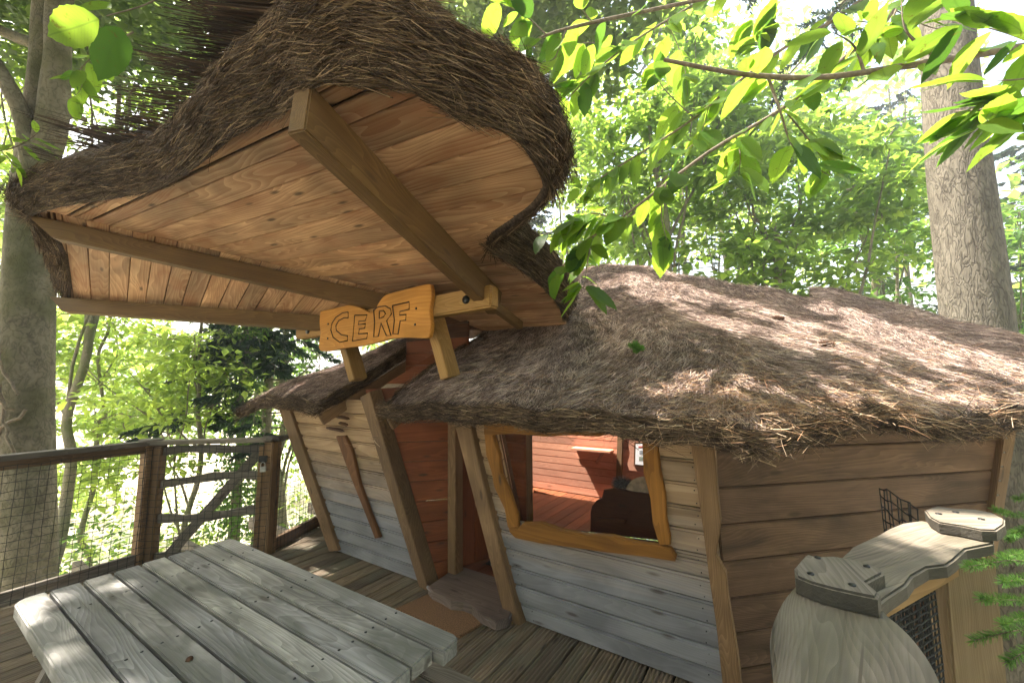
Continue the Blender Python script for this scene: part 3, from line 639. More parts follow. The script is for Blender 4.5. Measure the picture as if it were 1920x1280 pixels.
edgestraw(rs, ep(seg2(e1, KL, 30) + seg2(KL, KL2, 20)[1:] + seg2(KL2, KL2 + np.array([.1, 1.5]), 20)[1:]), 7000, 5, outw=CEN)
rk2 = [AO(1.66 - .16 * (.5 - o), o, 0)[:2] for o in np.linspace(.5, -.9, 30)]
edgestraw(rs, ep(rk2), 3500, 6, outw=AO(3, 0, 0))
# boards closing the thatch edge beside the doorway
for pth in (rk, rk2):
    q = ep(pth); stick('barge_board', q[0] - Z * .16, q[-1] - Z * .16, .025, .09, M_post, cabin)
# fallen needles, cones, sprig on the roof
def roofpt(x, y, guess=2.5):
    """where the sight line through a spot meets the roof"""
    r = ray(x, y); t = .8; 
    for _ in range(4000):
        p = C0 + r * t
        if p[2] <= roofz(np.array([p[0]]), np.array([p[1]]))[0] and roofd(np.array([p[0]]), np.array([p[1]])).min() > 0: return p
        t += .004
    return C0 + r * guess
litter = bpy.data.objects.new('needle_litter', None)
nb, nd = [], []
for (cx, cy, sx, sy, n) in ((1420, 770, 130, 28, 1500), (1700, 760, 160, 45, 1300), (1300, 730, 70, 20, 350), (1600, 690, 240, 60, 1200), (1050, 700, 160, 60, 300)):
    for _ in range(n // 6):
        x, y = random.gauss(cx, sx), random.gauss(cy, sy)
        if y > 800 or y < 560: continue
        p = roofpt(x, y)
        if p[2] > 3.2: continue
        for _ in range(6):
            q = p + np.array([random.gauss(0, .04), random.gauss(0, .04), 0]); q[2] = roofz(q[:1], q[1:2])[0] + random.uniform(.004, .02); nb.append(q); nd.append([random.gauss(0, 1), random.gauss(0, 1) - .5, random.gauss(-.15, .25)])
for _ in range(500):
    t = random.random(); q2 = np.array(KB) + (np.array(K2) - KB) * (abs(random.gauss(0, .35)) % 1) if random.random() < .7 else np.array(KB) + (e0 - KB) * (abs(random.gauss(0, .15)) % 1)
    q = np.array([q2[0], q2[1], roofz(q2[:1], q2[1:2])[0] - random.random() * .05]); nb.append(q); nd.append([random.gauss(0, 1), -.8 + random.gauss(0, .4), random.gauss(-.5, .5)])
nb = np.array(nb); nd = np.array(nd)
tag(ribbons('pine_needles', nb, nd, rng.uniform(.04, .12, len(nb)), .0028, M_needle, None, curl=.35, seg=3), 'pale fallen pine needles scattered over the thatched roof', kind='stuff')
def cone(px, py, sc, label):
    p = roofpt(px, py); e = empty('pine_cone', label, 'pine cone', tuple(p)); v = []
    for i in range(7):
        for k in range(8):
            th_ = k / 8 * 6.283 + i * .4; rr = .5 + .5 * math.sin(i / 6 * 2.6 + .4); v.append((i, th_, rr))
    pos = np.array([p + np.array([(i - 3) * .007, 0, .015]) * sc for i, t, r in v]); dr = np.array([[.5, math.cos(t) * r, math.sin(t) * r] for i, t, r in v])
    link('cone_core', (lambda m: m)(tube_mesh([p + np.array([-.02, 0, .015]) * sc, p + np.array([0, 0, .015]) * sc, p + np.array([.025, 0, .015]) * sc], [.008 * sc, .013 * sc, .004 * sc])), M_dkbrd, e)
    o = leaves('scales', pos, dr * [-1, 1, 1], dr, .016 * sc, M_dkbrd, e, asp=.8)
cone(1457, 602, 1.6, 'brown pine cone high on the thatched roof'); cone(1548, 652, 1.7, 'brown pine cone lying in a hollow of the thatched roof')
def needles_along(axis_pts, n, ln, w, spread=.9, up=.3):
    axis = np.asarray(axis_pts); t = rng.random(n) * (len(axis) - 1.001); i = t.astype(int); f = (t - i)[:, None]; p = axis[i] * (1 - f) + axis[i + 1] * f; d = axis[i + 1] - axis[i]; d /= np.linalg.norm(d, axis=1)[:, None]
    s = rng.normal(size=(n, 3)); s -= d * np.einsum('ij,ij->i', s, d)[:, None]; s /= np.linalg.norm(s, axis=1)[:, None]; s[:, 2] += up
    return p, d * .7 + s * spread
p = roofpt(1200, 668) + Z * .03; q = roofpt(1240, 640) + Z * .02
sprig = empty('fir_sprig', 'small fresh green fir sprig fallen on the thatch', 'sprig', tuple(p))
link('twig', tube_mesh([q + Z * .02, p + Z * .02], [.003, .002]), M_twigbark, sprig)
pp, dd_ = [], []
for k in range(9):
    b_ = p + Z * .02 + np.array([random.gauss(0, .02), random.gauss(0, .02), 0]); e_ = b_ + np.array([random.uniform(-.06, .06), random.uniform(-.08, .03), random.uniform(-.03, .03)])
    a, b2 = needles_along([b_, e_], 160, .02, .002); pp.append(a); dd_.append(b2)
ribbons('needles', np.concatenate(pp), np.concatenate(dd_), .022, .0032, M_fir, sprig, curl=.05)

# ================================================================== ENTRANCE CANOPY (part of the cabin)
MA = aty(605, 165, 1.3); MB_ = aty(910, 505, 2.5); MC = aty(85, 395, 2.6)
nM = nrm(np.cross(MB_ - MA, MC - MA)); nM = nM if nM[2] > 0 else -nM
fM = lambda x, y: onpl(x, y, MA, nM)
LP, LQ = fM(85, 395), fM(700, 540); LR = aty(130, 560, 3.6); nL = nrm(np.cross(LQ - LP, LR - LP)); nL = nL if nL[2] > 0 else -nL
fL = lambda x, y: onpl(x, y, LP, nL)
innerM = [(60, 398), (100, 388), (200, 370), (300, 350), (380, 300), (440, 250), (495, 222), (545, 196), (575, 168), (610, 147), (650, 148), (700, 155), (780, 167), (850, 208), (930, 235), (980, 270), (1010, 315), (1022, 350), (1000, 385), (960, 415), (925, 440), (915, 462), (945, 482), (980, 505), (1030, 550), (1055, 590)]
IM = [fM(*q) for q in innerM]
IL = [fL(130, 566), fL(132, 530), fL(128, 500), fL(120, 470), fL(95, 425), fL(60, 408)]
canopy_c = np.array([-1.3, 2.5, 2.5])
# outline ring: left part (L plane), front, right, then back over the main roof
BR = np.array([.30, 3.9, 2.12]); BL = np.array([-1.35, 4.25, 2.12]); L3 = fL(600, 596) + Z * .02
backpts = [BR, np.array([-.5, 4.2, 2.2]), BL, L3 + np.array([-.1, .25, .06]), fL(350, 580) + np.array([-.02, .1, .03])]
ctrl = [*IL, *IM[1:], *backpts]
nring = 260
ring = spline(ctrl + [ctrl[0]], nring)[:-1]; nring = len(ring)
cen = ring.mean(0)
tang = np.roll(ring, -1, 0) - np.roll(ring, 1, 0); tang /= np.linalg.norm(tang, axis=1)[:, None]
outw = np.cross(tang, Z); outw /= np.linalg.norm(outw, axis=1)[:, None]
if np.mean(np.einsum('ij,ij->i', outw, ring - cen)) < 0: outw = -outw
# smooth the outward direction round tight corners
for _ in range(5): outw = (np.roll(outw, 1, 0) + outw * 2 + np.roll(outw, -1, 0)); outw /= np.linalg.norm(outw, axis=1)[:, None]
nIL = len(IL); leftness = np.zeros(nring); tpar = np.arange(nring) / nring * len(ctrl)
leftness = np.clip(1 - np.abs(tpar - 2.5) / 4.0, 0, 1)
def thick(k): return .24 + .10 * np.exp(-((tpar[k] - 13.5) / 3.2) ** 2) - .06 * leftness[k]
TH_ = np.array([thick(k) for k in range(nring)])
def prof(s):   # s 0..1 from inner lower edge round the face to the top edge
    o = (.010 + .068 * math.sin(s * math.pi * .80)) ; return o, s
rows = [ring - outw * .02 + Z * .01, ring + outw * .012 - Z * .022]
NP = 8
for j in range(NP + 1):
    s = j / NP; o, _ = prof(s); wob = 1 + .10 * np.sin(tpar * 5 + s * 3)
    rows.append(ring + outw * ((o * wob + .10 * leftness * s)[:, None]) + Z * (s * TH_)[:, None])
topc = cen + Z * .62
for s in (.12, .3, .55, .8, .97):
    base = rows[NP + 2]; q = base * (1 - s) + topc * s; q[:, 2] = base[:, 2] * (1 - s) + topc[2] * s + .22 * math.sin(s * math.pi) ; rows.append(q)
v = np.concatenate(rows); R_ = len(rows); i = np.arange(R_ - 1)[:, None] * nring; j = np.arange(nring)[None]; j2 = (j + 1) % nring
f = np.stack([i + j, i + nring + j, i + nring + j2, i + j2], -1).reshape(-1, 4)
canopy = link('canopy', npmesh('canopy', v, f.ravel(), 4, smooth=True), M_thatch, cabin); canopy['label'] = 'leaf-shaped thatched entrance canopy'
# underside sheet just above the ceiling boards
bm = bmesh.new(); vs = [bm.verts.new(Vector(p + Z * .045)) for p in ring]; vc = bm.verts.new(Vector(cen + Z * .05))
# fascia straw
r = np.random.default_rng(11); n = 60000
k = r.integers(0, nring, n)
wgt = np.ones(nring); wgt[(tpar > len(IL) + len(IM) + .5)] = .12; wgt /= wgt.sum(); k = r.choice(nring, n, p=wgt)
s = r.random(n) * 1.14 - .10; k2 = (k + 1) % nring; fr_ = r.random(n)[:, None]
bs = ring[k] * (1 - fr_) + ring[k2] * fr_; o = .014 + .068 * np.sin(np.clip(s, 0, 1) * math.pi * .80) + .10 * leftness[k] * np.clip(s, 0, 1)
pos = bs + outw[k] * (o * (1 + .10 * np.sin(tpar[k] * 5 + s * 3)) + r.uniform(-.004, .016, n))[:, None] + Z * (s * TH_[k])[:, None]
sg = np.where(r.random(n) < .5, 1, -1)[:, None]
lg = r.random(n) < .4; d = tang[k] * sg + r.normal(0, 1, (n, 3)) * np.where(lg, .06, .15)[:, None]; d[:, 2] += .12 * np.sin(tpar[k] * 3) + r.normal(0, .06, n)
L = np.where(lg, r.uniform(.12, .34, n), r.uniform(.05, .17, n)); ribbons('straw', pos - d * (L * .5)[:, None], d, L, np.where(lg, r.uniform(.0018, .0038, n), r.uniform(.0011, .0026, n)), M_fascia, canopy, curl=.07, seg=3)
n = 3500; k = r.choice(nring, n, p=wgt); d = outw[k] * r.uniform(-.3, .8, (n, 1)) + tang[k] * r.normal(0, 1, (n, 1)) + Z * r.normal(-.3, .4, (n, 1)); L = r.uniform(.03, .10, n)
ribbons('loose_straw', ring[k] + outw[k] * r.uniform(0, .09, (n, 1)) + Z * (r.random(n) ** 1.5 * .26)[:, None], d, L, .0019, M_fascia, canopy, curl=.3)
# ceiling boards
def boards(polyg, d, nrmal, w, start, count, mat, name='ceiling_board'):
    d = nrm(d); s = nrm(np.cross(nrmal, d)); pg = np.array(polyg) - start; u_ = pg @ d; v_ = pg @ s
    for k in range(count):
        chains = []; live = []
        for c in np.linspace(w * k + .0025, w * (k + 1) - .0025, 9):
            xs = []
            for a in range(len(pg)):
                b_ = (a + 1) % len(pg)
                if (v_[a] - c) * (v_[b_] - c) < 0: xs.append(u_[a] + (u_[b_] - u_[a]) * (c - v_[a]) / (v_[b_] - v_[a]))
            xs.sort(); iv = list(zip(xs[::2], xs[1::2]))
            if len(iv) != len(live): live = [[] for _ in iv]; chains += live
            for L_, (x0, x1) in zip(live, iv): L_.append((c, x0, x1))
        for L_ in chains:
            if len(L_) < 2: continue
            q = [start + s * c + d * x0 for c, x0, x1 in L_] + [start + s * c + d * x1 for c, x0, x1 in L_[::-1]]
            try: plate(name, q, -nrmal, .022, mat, canopy, d, .002, out=random.uniform(-.0015, .0015))
            except Exception as ex: print('board', ex)
outM = [p - outw_ * .006 for p, outw_ in [(q, nrm((q - canopy_c) * [1, 1, 0])) for q in IM]]
polyM = [fM(40, 404)] + [np.array(p) for p in outM[1:]] + [fM(1075, 640), fM(960, 640), fM(700, 540), fM(85, 395)]
polyM = [p - nM * np.dot(p - MA, nM) for p in polyM]
dM = np.array([.866, -.5, -.04]); sM = nrm(np.cross(nM, dM))
boards(polyM, dM, nM, .142, MA - sM * 3.0 + sM * .028, 45, M_ceil)
dL = fL(245, 567) - fL(252, 492); sLv = nrm(np.cross(nL, dL))
polyL = [fL(40, 404), fL(85, 395), fL(700, 540), fL(760, 560), L3 + (L3 - fL(590, 580)) * .2, fL(600, 600), fL(122, 570), fL(118, 500), fL(95, 440)]
polyL = [p - nL * np.dot(p - LP, nL) for p in polyL]
boards(polyL, dL, nL, .125, fL(205, 482) - sLv * 3, 60, M_ceil)
# rafters
def rafter(a, b, w, h, cut, side, name='rafter'):
    x = nrm(b - a); up = nrm(nM - x * np.dot(nM, x)); s = np.cross(up, x) * side
    hexa(name, [a - up*h + x*cut, a - up*h + s*w + x*cut, a + s*w, a, b - up*h, b - up*h + s*w, b + s*w, b], M_beam, canopy, x, up, .006)
ra = MA + (MA - MB_) * .03 - nM * .024; rb = MB_ + (MB_ - MA) * .22 - nM * .024
rafter(ra, rb, .085, .165, .03, 1)
ra = fM(50, 392) - nM * .03; rb = fM(740, 549) - nM * .03
rafter(ra, rb, .08, .125, .20, 1)
ra = fL(112, 558) - nM * .02; rb = LR + (fL(600, 592) - LR) * 1.05 - nM * .02
rafter(ra, rb, .08, .125, .16, -1)
# twig bundles sticking out over the left edge
sel = np.array([q for q in range(nring) if nIL + .1 < tpar[q] < nIL + 9.0]); ncl = 46; tb = []; td = []; tl_ = []
for c_ in range(ncl):
    q = int(sel[0] + (sel[-1] - sel[0]) * (c_ + r.random() * .8) / ncl) % nring; fr0 = r.uniform(.02, .30); b0 = rows[NP + 2][q] * (1 - fr0) + topc * fr0; b0 = b0 + Z * (.02 + .3 * fr0)
    m_ = int(r.integers(14, 30)); L0 = r.uniform(.30, .58); dv = nrm(np.array([-.88, .12, .24])) + r.normal(0, .035, 3)
    tb.append(b0 + r.normal(0, 1, (m_, 3)) * [.02, .05, .018]); td.append(dv + r.normal(0, .035, (m_, 3))); tl_.append(L0 * r.uniform(.85, 1.08, m_))
ribbons('broom_twigs', np.concatenate(tb), np.concatenate(td), np.concatenate(tl_), r.uniform(.004, .0095, sum(map(len, tb))), M_twig, canopy, curl=.03)

# cross beam with braces
def cr(x, y, out=.45): return onpl(x, y, AO(0, out, 0), V)
cbl, cbr = cr(563, 622), cr(928, 556)
cb = stick('cross_beam', cbl, cbr, .09, .145, M_cross, cabin, up=Z, bev=.012)
for (x, y) in ((577, 620), (874, 562)):
    c = cr(x, y, .497); tubes('bolt', [tube_arrays([c + V*.01, c - V*.006, c - V*.008], [.028, .028, .001], 14)], M_metal, cb)
def wfo(x, y, off): return onpl(x, y, P0 + nF * off, nF)
for a, b_ in (((640, 600), (672, 712)), ((805, 560), (845, 708))):
    pa, pb = wfo(*a, -.09), wfo(*b_, -.03); stick('brace', pb, pa, .085, .13, M_cross, cabin, up=nF, bev=.005)
stick('ridge_purlin', cr(925, 572, .38), cr(975, 610, -.1), .05, .06, M_beam, cabin)

# ------------------------------------------------------------------ sign
sign = empty('name_sign', 'honey-coloured wavy wooden sign carved CERF on the cross beam', 'sign', tuple(cr(700, 600, .5)))
r3 = lambda X, Y, o=.53: cr(560 + X / 4.8, 500 + Y / 4.8, o)
so_ = [(195, 400), (330, 372), (450, 345), (540, 360), (620, 405), (680, 395), (720, 320), (780, 255), (900, 218), (1050, 180), (1165, 155), (1190, 180), (1197, 260), (1180, 400), (1192, 500), (1182, 600), (1150, 640), (1000, 636), (850, 642), (700, 680), (550, 712), (400, 730), (300, 752), (200, 756), (180, 700), (195, 600), (185, 500)]
def smooth_poly(pts, n):
    p = np.array(pts, float); q = spline(list(p) + [p[0]], n); return q[:-1]
plate('board', [r3(*q) for q in smooth_poly(so_, 90)], -V, .032, M_sign, sign, U, .004)
LT = {'letter_c': [[(445, 405), (395, 415), (335, 455), (300, 510), (290, 570), (310, 635), (370, 680), (440, 665), (440, 622), (385, 612), (340, 575), (335, 530), (360, 485), (410, 458), (447, 460), (445, 405)]],
      'letter_e': [[(505, 437), (618, 433), (600, 486), (542, 490), (537, 520), (602, 514), (596, 552), (546, 560), (540, 606), (622, 598), (614, 645), (486, 668), (505, 437)]],
      'letter_r': [[(675, 390), (715, 362), (780, 353), (825, 378), (836, 425), (792, 485), (832, 620), (790, 620), (742, 508), (718, 625), (676, 632), (684, 500), (675, 390)], [(726, 402), (765, 395), (782, 422), (765, 450), (726, 466), (726, 402)]],
      'letter_f': [[(845, 350), (995, 317), (996, 382), (912, 402), (910, 435), (968, 430), (964, 480), (915, 486), (895, 606), (848, 604), (862, 480), (845, 350)]]}
for nm, loops in LT.items():
    tubes(nm, [tube_arrays([r3(X, Y, .5305) for X, Y in lp], .0052, 5) for lp in loops], M_burn, sign)
for X, Y in ((265, 515), (262, 645), (1058, 375), (1048, 520)):
    c = r3(X, Y, .53); tubes('screw', [tube_arrays([c + V*.005, c - V*.003, c - V*.004], [.009, .009, .001], 8)], M_metal, sign)

# ================================================================== PICNIC TABLE
T0 = atz(20, 1128, .75); T1 = atz(436, 1006, .75); T2 = atz(866, 1190, .75)
tl = nrm(T2 - T1); ts = nrm(T1 - T0); TW = np.linalg.norm(T1 - T0); TL = np.linalg.norm(T2 - T1)
table = empty('picnic_table', 'weathered grey-green picnic table of eight planks on the deck', 'picnic table', tuple((T0 + T2) / 2 * [1, 1, 0]))
def roundrect(o, x, y, L_, w, rad, cr_):
    pts = []
    for (cx, cy, a0, rr) in ((L_, 0, -90, cr_[0]), (L_, w, 0, cr_[1]), (0, w, 90, cr_[2]), (0, 0, 180, cr_[3])):
        rr = max(rr, .004); ccx = cx - rr if cx else rr; ccy = cy - rr if cy else rr
        for k in range(5):
            a = math.radians(a0 + 90 * k / 4); pts.append(o + x * (ccx + rr * math.cos(a)) + y * (ccy + rr * math.sin(a)))
    return pts
NPL = 8; pw = TW / NPL
for k in range(NPL):
    o = T0 + ts * (pw * k + .004) + Z * random.uniform(-.0015, .0015)
    c = [.004] * 4
    if k == 0: c = [.03, .004, .004, .05]
    if k == NPL - 1: c = [.004, .03, .05, .004]
    ext = TL + (0 if k == NPL - 1 else -.03 + random.uniform(-.01, .01))
    plate('table_plank', roundrect(o, tl, ts, ext, pw - .010, 0, c), Z, .045, M_table, table, tl, .005)
for t in (.28, TL / 2, TL - .30):
    stick('crossbar', T0 + tl*t + ts*.03 - Z*.085, T0 + tl*t + ts*(TW - .03) - Z*.085, .045, .075, M_rail, table, bev=.003)
for t in (.24, TL - .34):
    for sgn in (-1, 1):
        mid = T0 + tl*t + ts * TW / 2; a = mid + ts * sgn * .22 - Z * .06; b_ = mid + ts * sgn * (.50) ; b_[2] = .0
        stick('leg', a, b_, .045, .095, M_rail, table, up=ts)
    stick('seat_bearer', T0 + tl*(t + .05) - ts*.25 + Z*(-.75 + .36), T0 + tl*(t + .05) + ts*(TW + .24) + Z*(-.75 + .36), .045, .09, M_rail, table, bev=.003)
B0 = atz(848, 1228, .45); offb = np.dot(B0 - T1, ts)
for side in (0, 1):
    for k in range(2):
        c = T1 + ts * (offb - .105 * (k + 1) ) if side == 0 else T0 - ts * (.10 + .105 * k)
        c = c.copy(); c[2] = .45
        plate('seat_plank', roundrect(c + tl * .02, tl, ts, TL + .40 if side == 0 else TL, .098, 0, [.01] * 4), Z, .04, M_rail if side == 0 else M_table, table, tl, .004)
scr = tube_mesh([Z * -.004, Z * .0006, Z * .0004], [.0045, .0045, .0005], 8)
for t in (.285, TL / 2, TL - .295):
    for k in range(NPL):
        for q in (.3, .7): link('screw', scr, M_metal, table, Matrix.Translation(Vector(T0 + tl * (t + random.uniform(-.006, .006)) + ts * (pw * (k + q + random.uniform(-.06, .06))) + Z * .0006)))
hk = atz(355, 1236, .7505)
kn = tag(link('knot_hole', tube_mesh([hk + tl*-.012 , hk, hk + tl*.012], [.004, .011, .004], 10), M_burn, table), None)
kn.scale = (1, 1, .2) if False else (1, 1, 1)

# door mat
mp_ = [atz(x, y, .016) for x, y in ((740, 1140), (803, 1112), (914, 1160), (862, 1192))]
tag(plate('doormat', mp_, Z, .014, M_mat, None, U, .004), 'brown coir doormat in front of the cabin threshold', 'doormat')

# ================================================================== FENCE
fence = empty('balustrade', 'dark timber balustrade with black netting and a gate, left side of the deck', 'balustrade', (G1[0], G1[1], 0))
def g3(p, z): return np.array([p[0], p[1], z])
RH = 1.06
RT = lambda a, b: stick('top_rail', g3(a, RH), g3(b, RH), .12, .04, M_rail, fence, bev=.006)
RT(G1, G0); RT(G1, G2); RT(G2, GK)
stick('under_rail', g3(G1, RH - .055), g3(G0, RH - .055), .04, .07, M_post, fence)
for p, w in ((G1, .10), (G2, .11), (GK, .10), (G0, .10)):
    stick('post', g3(p, -.12), g3(p, RH - .02), w, w, M_post, fence, up=np.array([.3, .95, 0]), bev=.008)
    q = g3(p, RH + .035); plate('post_cap', [q + np.array([math.cos(t) * .10, math.sin(t) * .075, 0]) for t in np.linspace(0, 6.283, 11)[:-1]], Z, .03, M_rail, fence, (1, .2, 0), .006)
gd = nrm(g3(G2 - G1, 0)); GL = np.linalg.norm(G2 - G1)
stick('post', g3(G1, -.1) + gd*.085, g3(G1, RH - .03) + gd*.085, .07, .07, M_post, fence, up=(0, 1, 0))
for z, w in ((RH - .09, .07), (.70, .07), (.37, .07)):
    a = g3(G1, z) + gd * .10; b_ = g3(G2, z + .03) - gd * .06; nn = np.array([gd[1], -gd[0], 0])
    m_ = [(a + (b_ - a) * t + Z * (.018 * math.sin(t * 5 + z * 7))) for t in np.linspace(0, 1, 9)]
    up_ = [p + Z * (w / 2 + .006 * math.sin(i * 2.1)) for i, p in enumerate(m_)]; dn_ = [p - Z * (w / 2 + .006 * math.cos(i * 1.7)) for i, p in enumerate(m_)]
    plate('gate_rail', up_ + dn_[::-1], nn, .035, M_rail, fence, gd, .005, out=.02)
stick('gate_brace', g3(G1, .02) + gd*.20, g3(G2, RH - .12) - gd*.12, .035, .085, M_rail, fence, up=Z)
stick('gate_stile', g3(G2, .02) - gd*.085, g3(G2, RH - .06) - gd*.085, .05, .06, M_post, fence, up=(0, 1, 0))
pk = g3(G2, .82) - gd * .05 + np.array([.02, -.09, 0])
plate('latch', [pk + gd*.03 + Z*.10, pk - gd*.04 + Z*.10, pk - gd*.04 + Z*.04, pk + gd*.03 + Z*.04], np.array([gd[1], -gd[0], 0]), .02, M_metal, fence, gd)
lk = tag(plate('padlock', [pk + gd*.025, pk - gd*.025, pk - gd*.025 - Z*.05, pk + gd*.025 - Z*.05], np.array([gd[1], -gd[0], 0]), .022, M_zinc, None, gd, .005), 'small padlock hanging on the gate post latch', 'padlock')
tubes('shackle', [tube_arrays(spline([pk + gd*.018 - Z*.0, pk + gd*.018 + Z*.03, pk + Z*.045, pk - gd*.018 + Z*.03, pk - gd*.018], 12) - np.array([0, 0, .002]), .004, 6)], M_zinc, lk)
def net(a, b, z0, z1, cell=.058, off=None, seed=1, parent=fence, rr=.0022, wob=.006):
    rq = np.random.default_rng(seed); a = np.asarray(a, float); b = np.asarray(b, float); L_ = np.linalg.norm(b - a); nx = max(2, int(L_ / cell)); nz = int((z1 - z0) / cell); d = (b - a) / L_; o = np.array([d[1], -d[0]]) * (.06 if off is None else off)
    gx = np.linspace(0, L_, nx + 1)[:, None] + rq.normal(0, wob, (nx + 1, nz + 1)).cumsum(1) * .35; gz = np.linspace(z0, z1, nz + 1)[None] + rq.normal(0, wob * .6, (nx + 1, nz + 1)) - .02 * np.sin(np.linspace(0, 3.1 * L_, nx + 1))[:, None] * np.linspace(1, 0, nz + 1)[None]
    P = np.stack([a[0] + d[0] * gx + o[0], a[1] + d[1] * gx + o[1], gz], -1); lst = []
    for i in range(nx + 1): lst.append(tube_arrays(P[i], rr, 4))
    for k in range(nz + 1): lst.append(tube_arrays(P[:, k], rr, 4))
    kn_ = P.reshape(-1, 3)
    for q in kn_: lst.append(tube_arrays([q - Z*.004, q, q + Z*.004], [.0012, .0045, .0012], 4))
    return tubes('net', lst, M_cord, parent)
net(G1, G0, -.02, RH - .06, seed=1, off=-.06); net(G1, G2, -.02, RH - .04, seed=2, off=.065, cell=.055); net(G2, GK, 0, RH - .04, seed=3, off=.065, cell=.05, rr=.002)
stick('kick_board', g3(G1, .03), g3(G0, .03), .04, .12, M_rail, fence); stick('kick_board', g3(G1, .03), g3(G2, .03), .04, .10, M_rail, fence); stick('kick_board', g3(G2, .05), g3(GK, .05), .05, .12, M_post, fence)
stick('kick_board', g3(GK, .05), g3(GK + np.array([.5, .1]), .05), .05, .10, M_post, fence)

# ================================================================== RIGHT HANDRAIL
hr = empty('handrail', 'worn live-edge handrail with overlapping caps beside the cabin', 'handrail', (1.4, 1.1, 0))
def hz(pts, z): return [atz(x, y, z) for x, y in pts]
p1 = [(1500, 1085), (1470, 1120), (1449, 1165), (1443, 1205), (1448, 1245), (1450, 1300), (1452, 1380), (1475, 1500), (1800, 1500), (1795, 1380), (1765, 1282), (1738, 1228), (1700, 1180), (1655, 1140), (1640, 1100), (1560, 1085)]
plate('rail_board', [np.array(q) for q in smooth_poly([tuple(k) for k in hz(p1, 1.08)], 60)], Z, .04, M_handrail, hr, nrm(atz(1470, 1400, 1.08) - atz(1550, 1100, 1.08)), .007)
p2 = [(1560, 1060), (1600, 1022), (1642, 1003), (1665, 990), (1690, 980), (1725, 975), (1790, 985), (1862, 1003), (1862, 1018), (1812, 1028), (1790, 1048), (1775, 1058), (1740, 1062), (1712, 1078), (1700, 1095), (1665, 1118), (1650, 1130), (1600, 1110)]
tag(plate('rail_board', hz(p2, 1.09), Z, .035, M_handrail, hr, nrm(atz(1860, 1010, 1.1) - atz(1600, 1090, 1.1)), .006))
a, b_ = atz(1650, 1135, 1.04), atz(1860, 1022, 1.04); dn = nrm(b_ - a)
stick('under_rail', a + Z*-.02 + np.array([-.03, .03, 0]), b_ + Z*-.02 + np.array([-.03, .03, 0]), .05, .075, M_cross, hr)
c1_ = [(1511, 1037), (1498, 1052), (1489, 1062), (1491, 1078), (1520, 1090), (1560, 1101), (1610, 1112), (1645, 1119), (1650, 1110), (1626, 1090), (1640, 1082), (1658, 1073), (1655, 1066), (1620, 1052), (1598, 1047), (1560, 1041), (1530, 1042)]
cap = plate('cap_board', hz(c1_, 1.125), Z, .042, M_handrail, hr, nrm(atz(1511, 1037, 1.1) - atz(1560, 1100, 1.1)), .006)
for x, y in ((1533, 1044), (1520, 1074), (1625, 1060), (1598, 1095)):
    c = atz(x, y, 1.1275); tubes('screw', [tube_arrays([c - Z*.004, c + Z*.0008, c], [.0075, .0075, .004], 10)], M_metal, cap)
c2_ = [(1733, 955), (1742, 968), (1760, 978), (1800, 984), (1840, 992), (1868, 993), (1884, 982), (1884, 972), (1860, 960), (1825, 954), (1785, 952), (1755, 948)]
cap = plate('cap_board', hz(c2_, 1.13), Z, .035, M_handrail, hr, (1, 0, 0), .005)
for x, y in ((1792, 959), (1840, 972), (1760, 962)):
    c = atz(x, y, 1.1325); tubes('screw', [tube_arrays([c - Z*.004, c + Z*.0008, c], [.009, .009, .005], 10)], M_metal, cap)
ptop = atz(1800, 1062, 1.0); bx = ptop.copy(); bx[2] = -.1; bx[0] -= .03
stick('post', ptop + Z*.03, bx, .17, .07, wood('pale post', (.17, .115, .06), (.29, .21, .12), ring=16, bump=.6, fine=1.5), hr, up=(0, 1, 0), bev=.006)
stick('post', ptop + np.array([-.105, .06, .03]), bx + np.array([-.105, .06, 0]), .04, .05, M_side, hr, up=(0, 1, 0))
a2 = a + dn * .02; net((a2 + np.array([0, .04, 0]))[:2], (a2 + dn * .40 + np.array([0, .04, 0]))[:2], .0, 1.02, cell=.02, off=0, seed=9, parent=hr, rr=.0032, wob=.003)
net((a2 + np.array([.0, .07, 0]))[:2], (a2 + dn * .40 + np.array([0, .07, 0]))[:2], .0, 1.02, cell=.023, off=0, seed=10, parent=hr, rr=.003, wob=.003)
# short net panel running back to the wall
n1, n2 = aty(1655, 985, 2.1), aty(1722, 985, 1.75)
nt_e = empty('net_panel', 'short black net panel hanging between handrail and cabin side wall', 'netting', tuple(n2))
net(n1[:2], n2[:2], .70, 1.09, cell=.045, off=0, seed=12, parent=nt_e, rr=.0032, wob=.012)

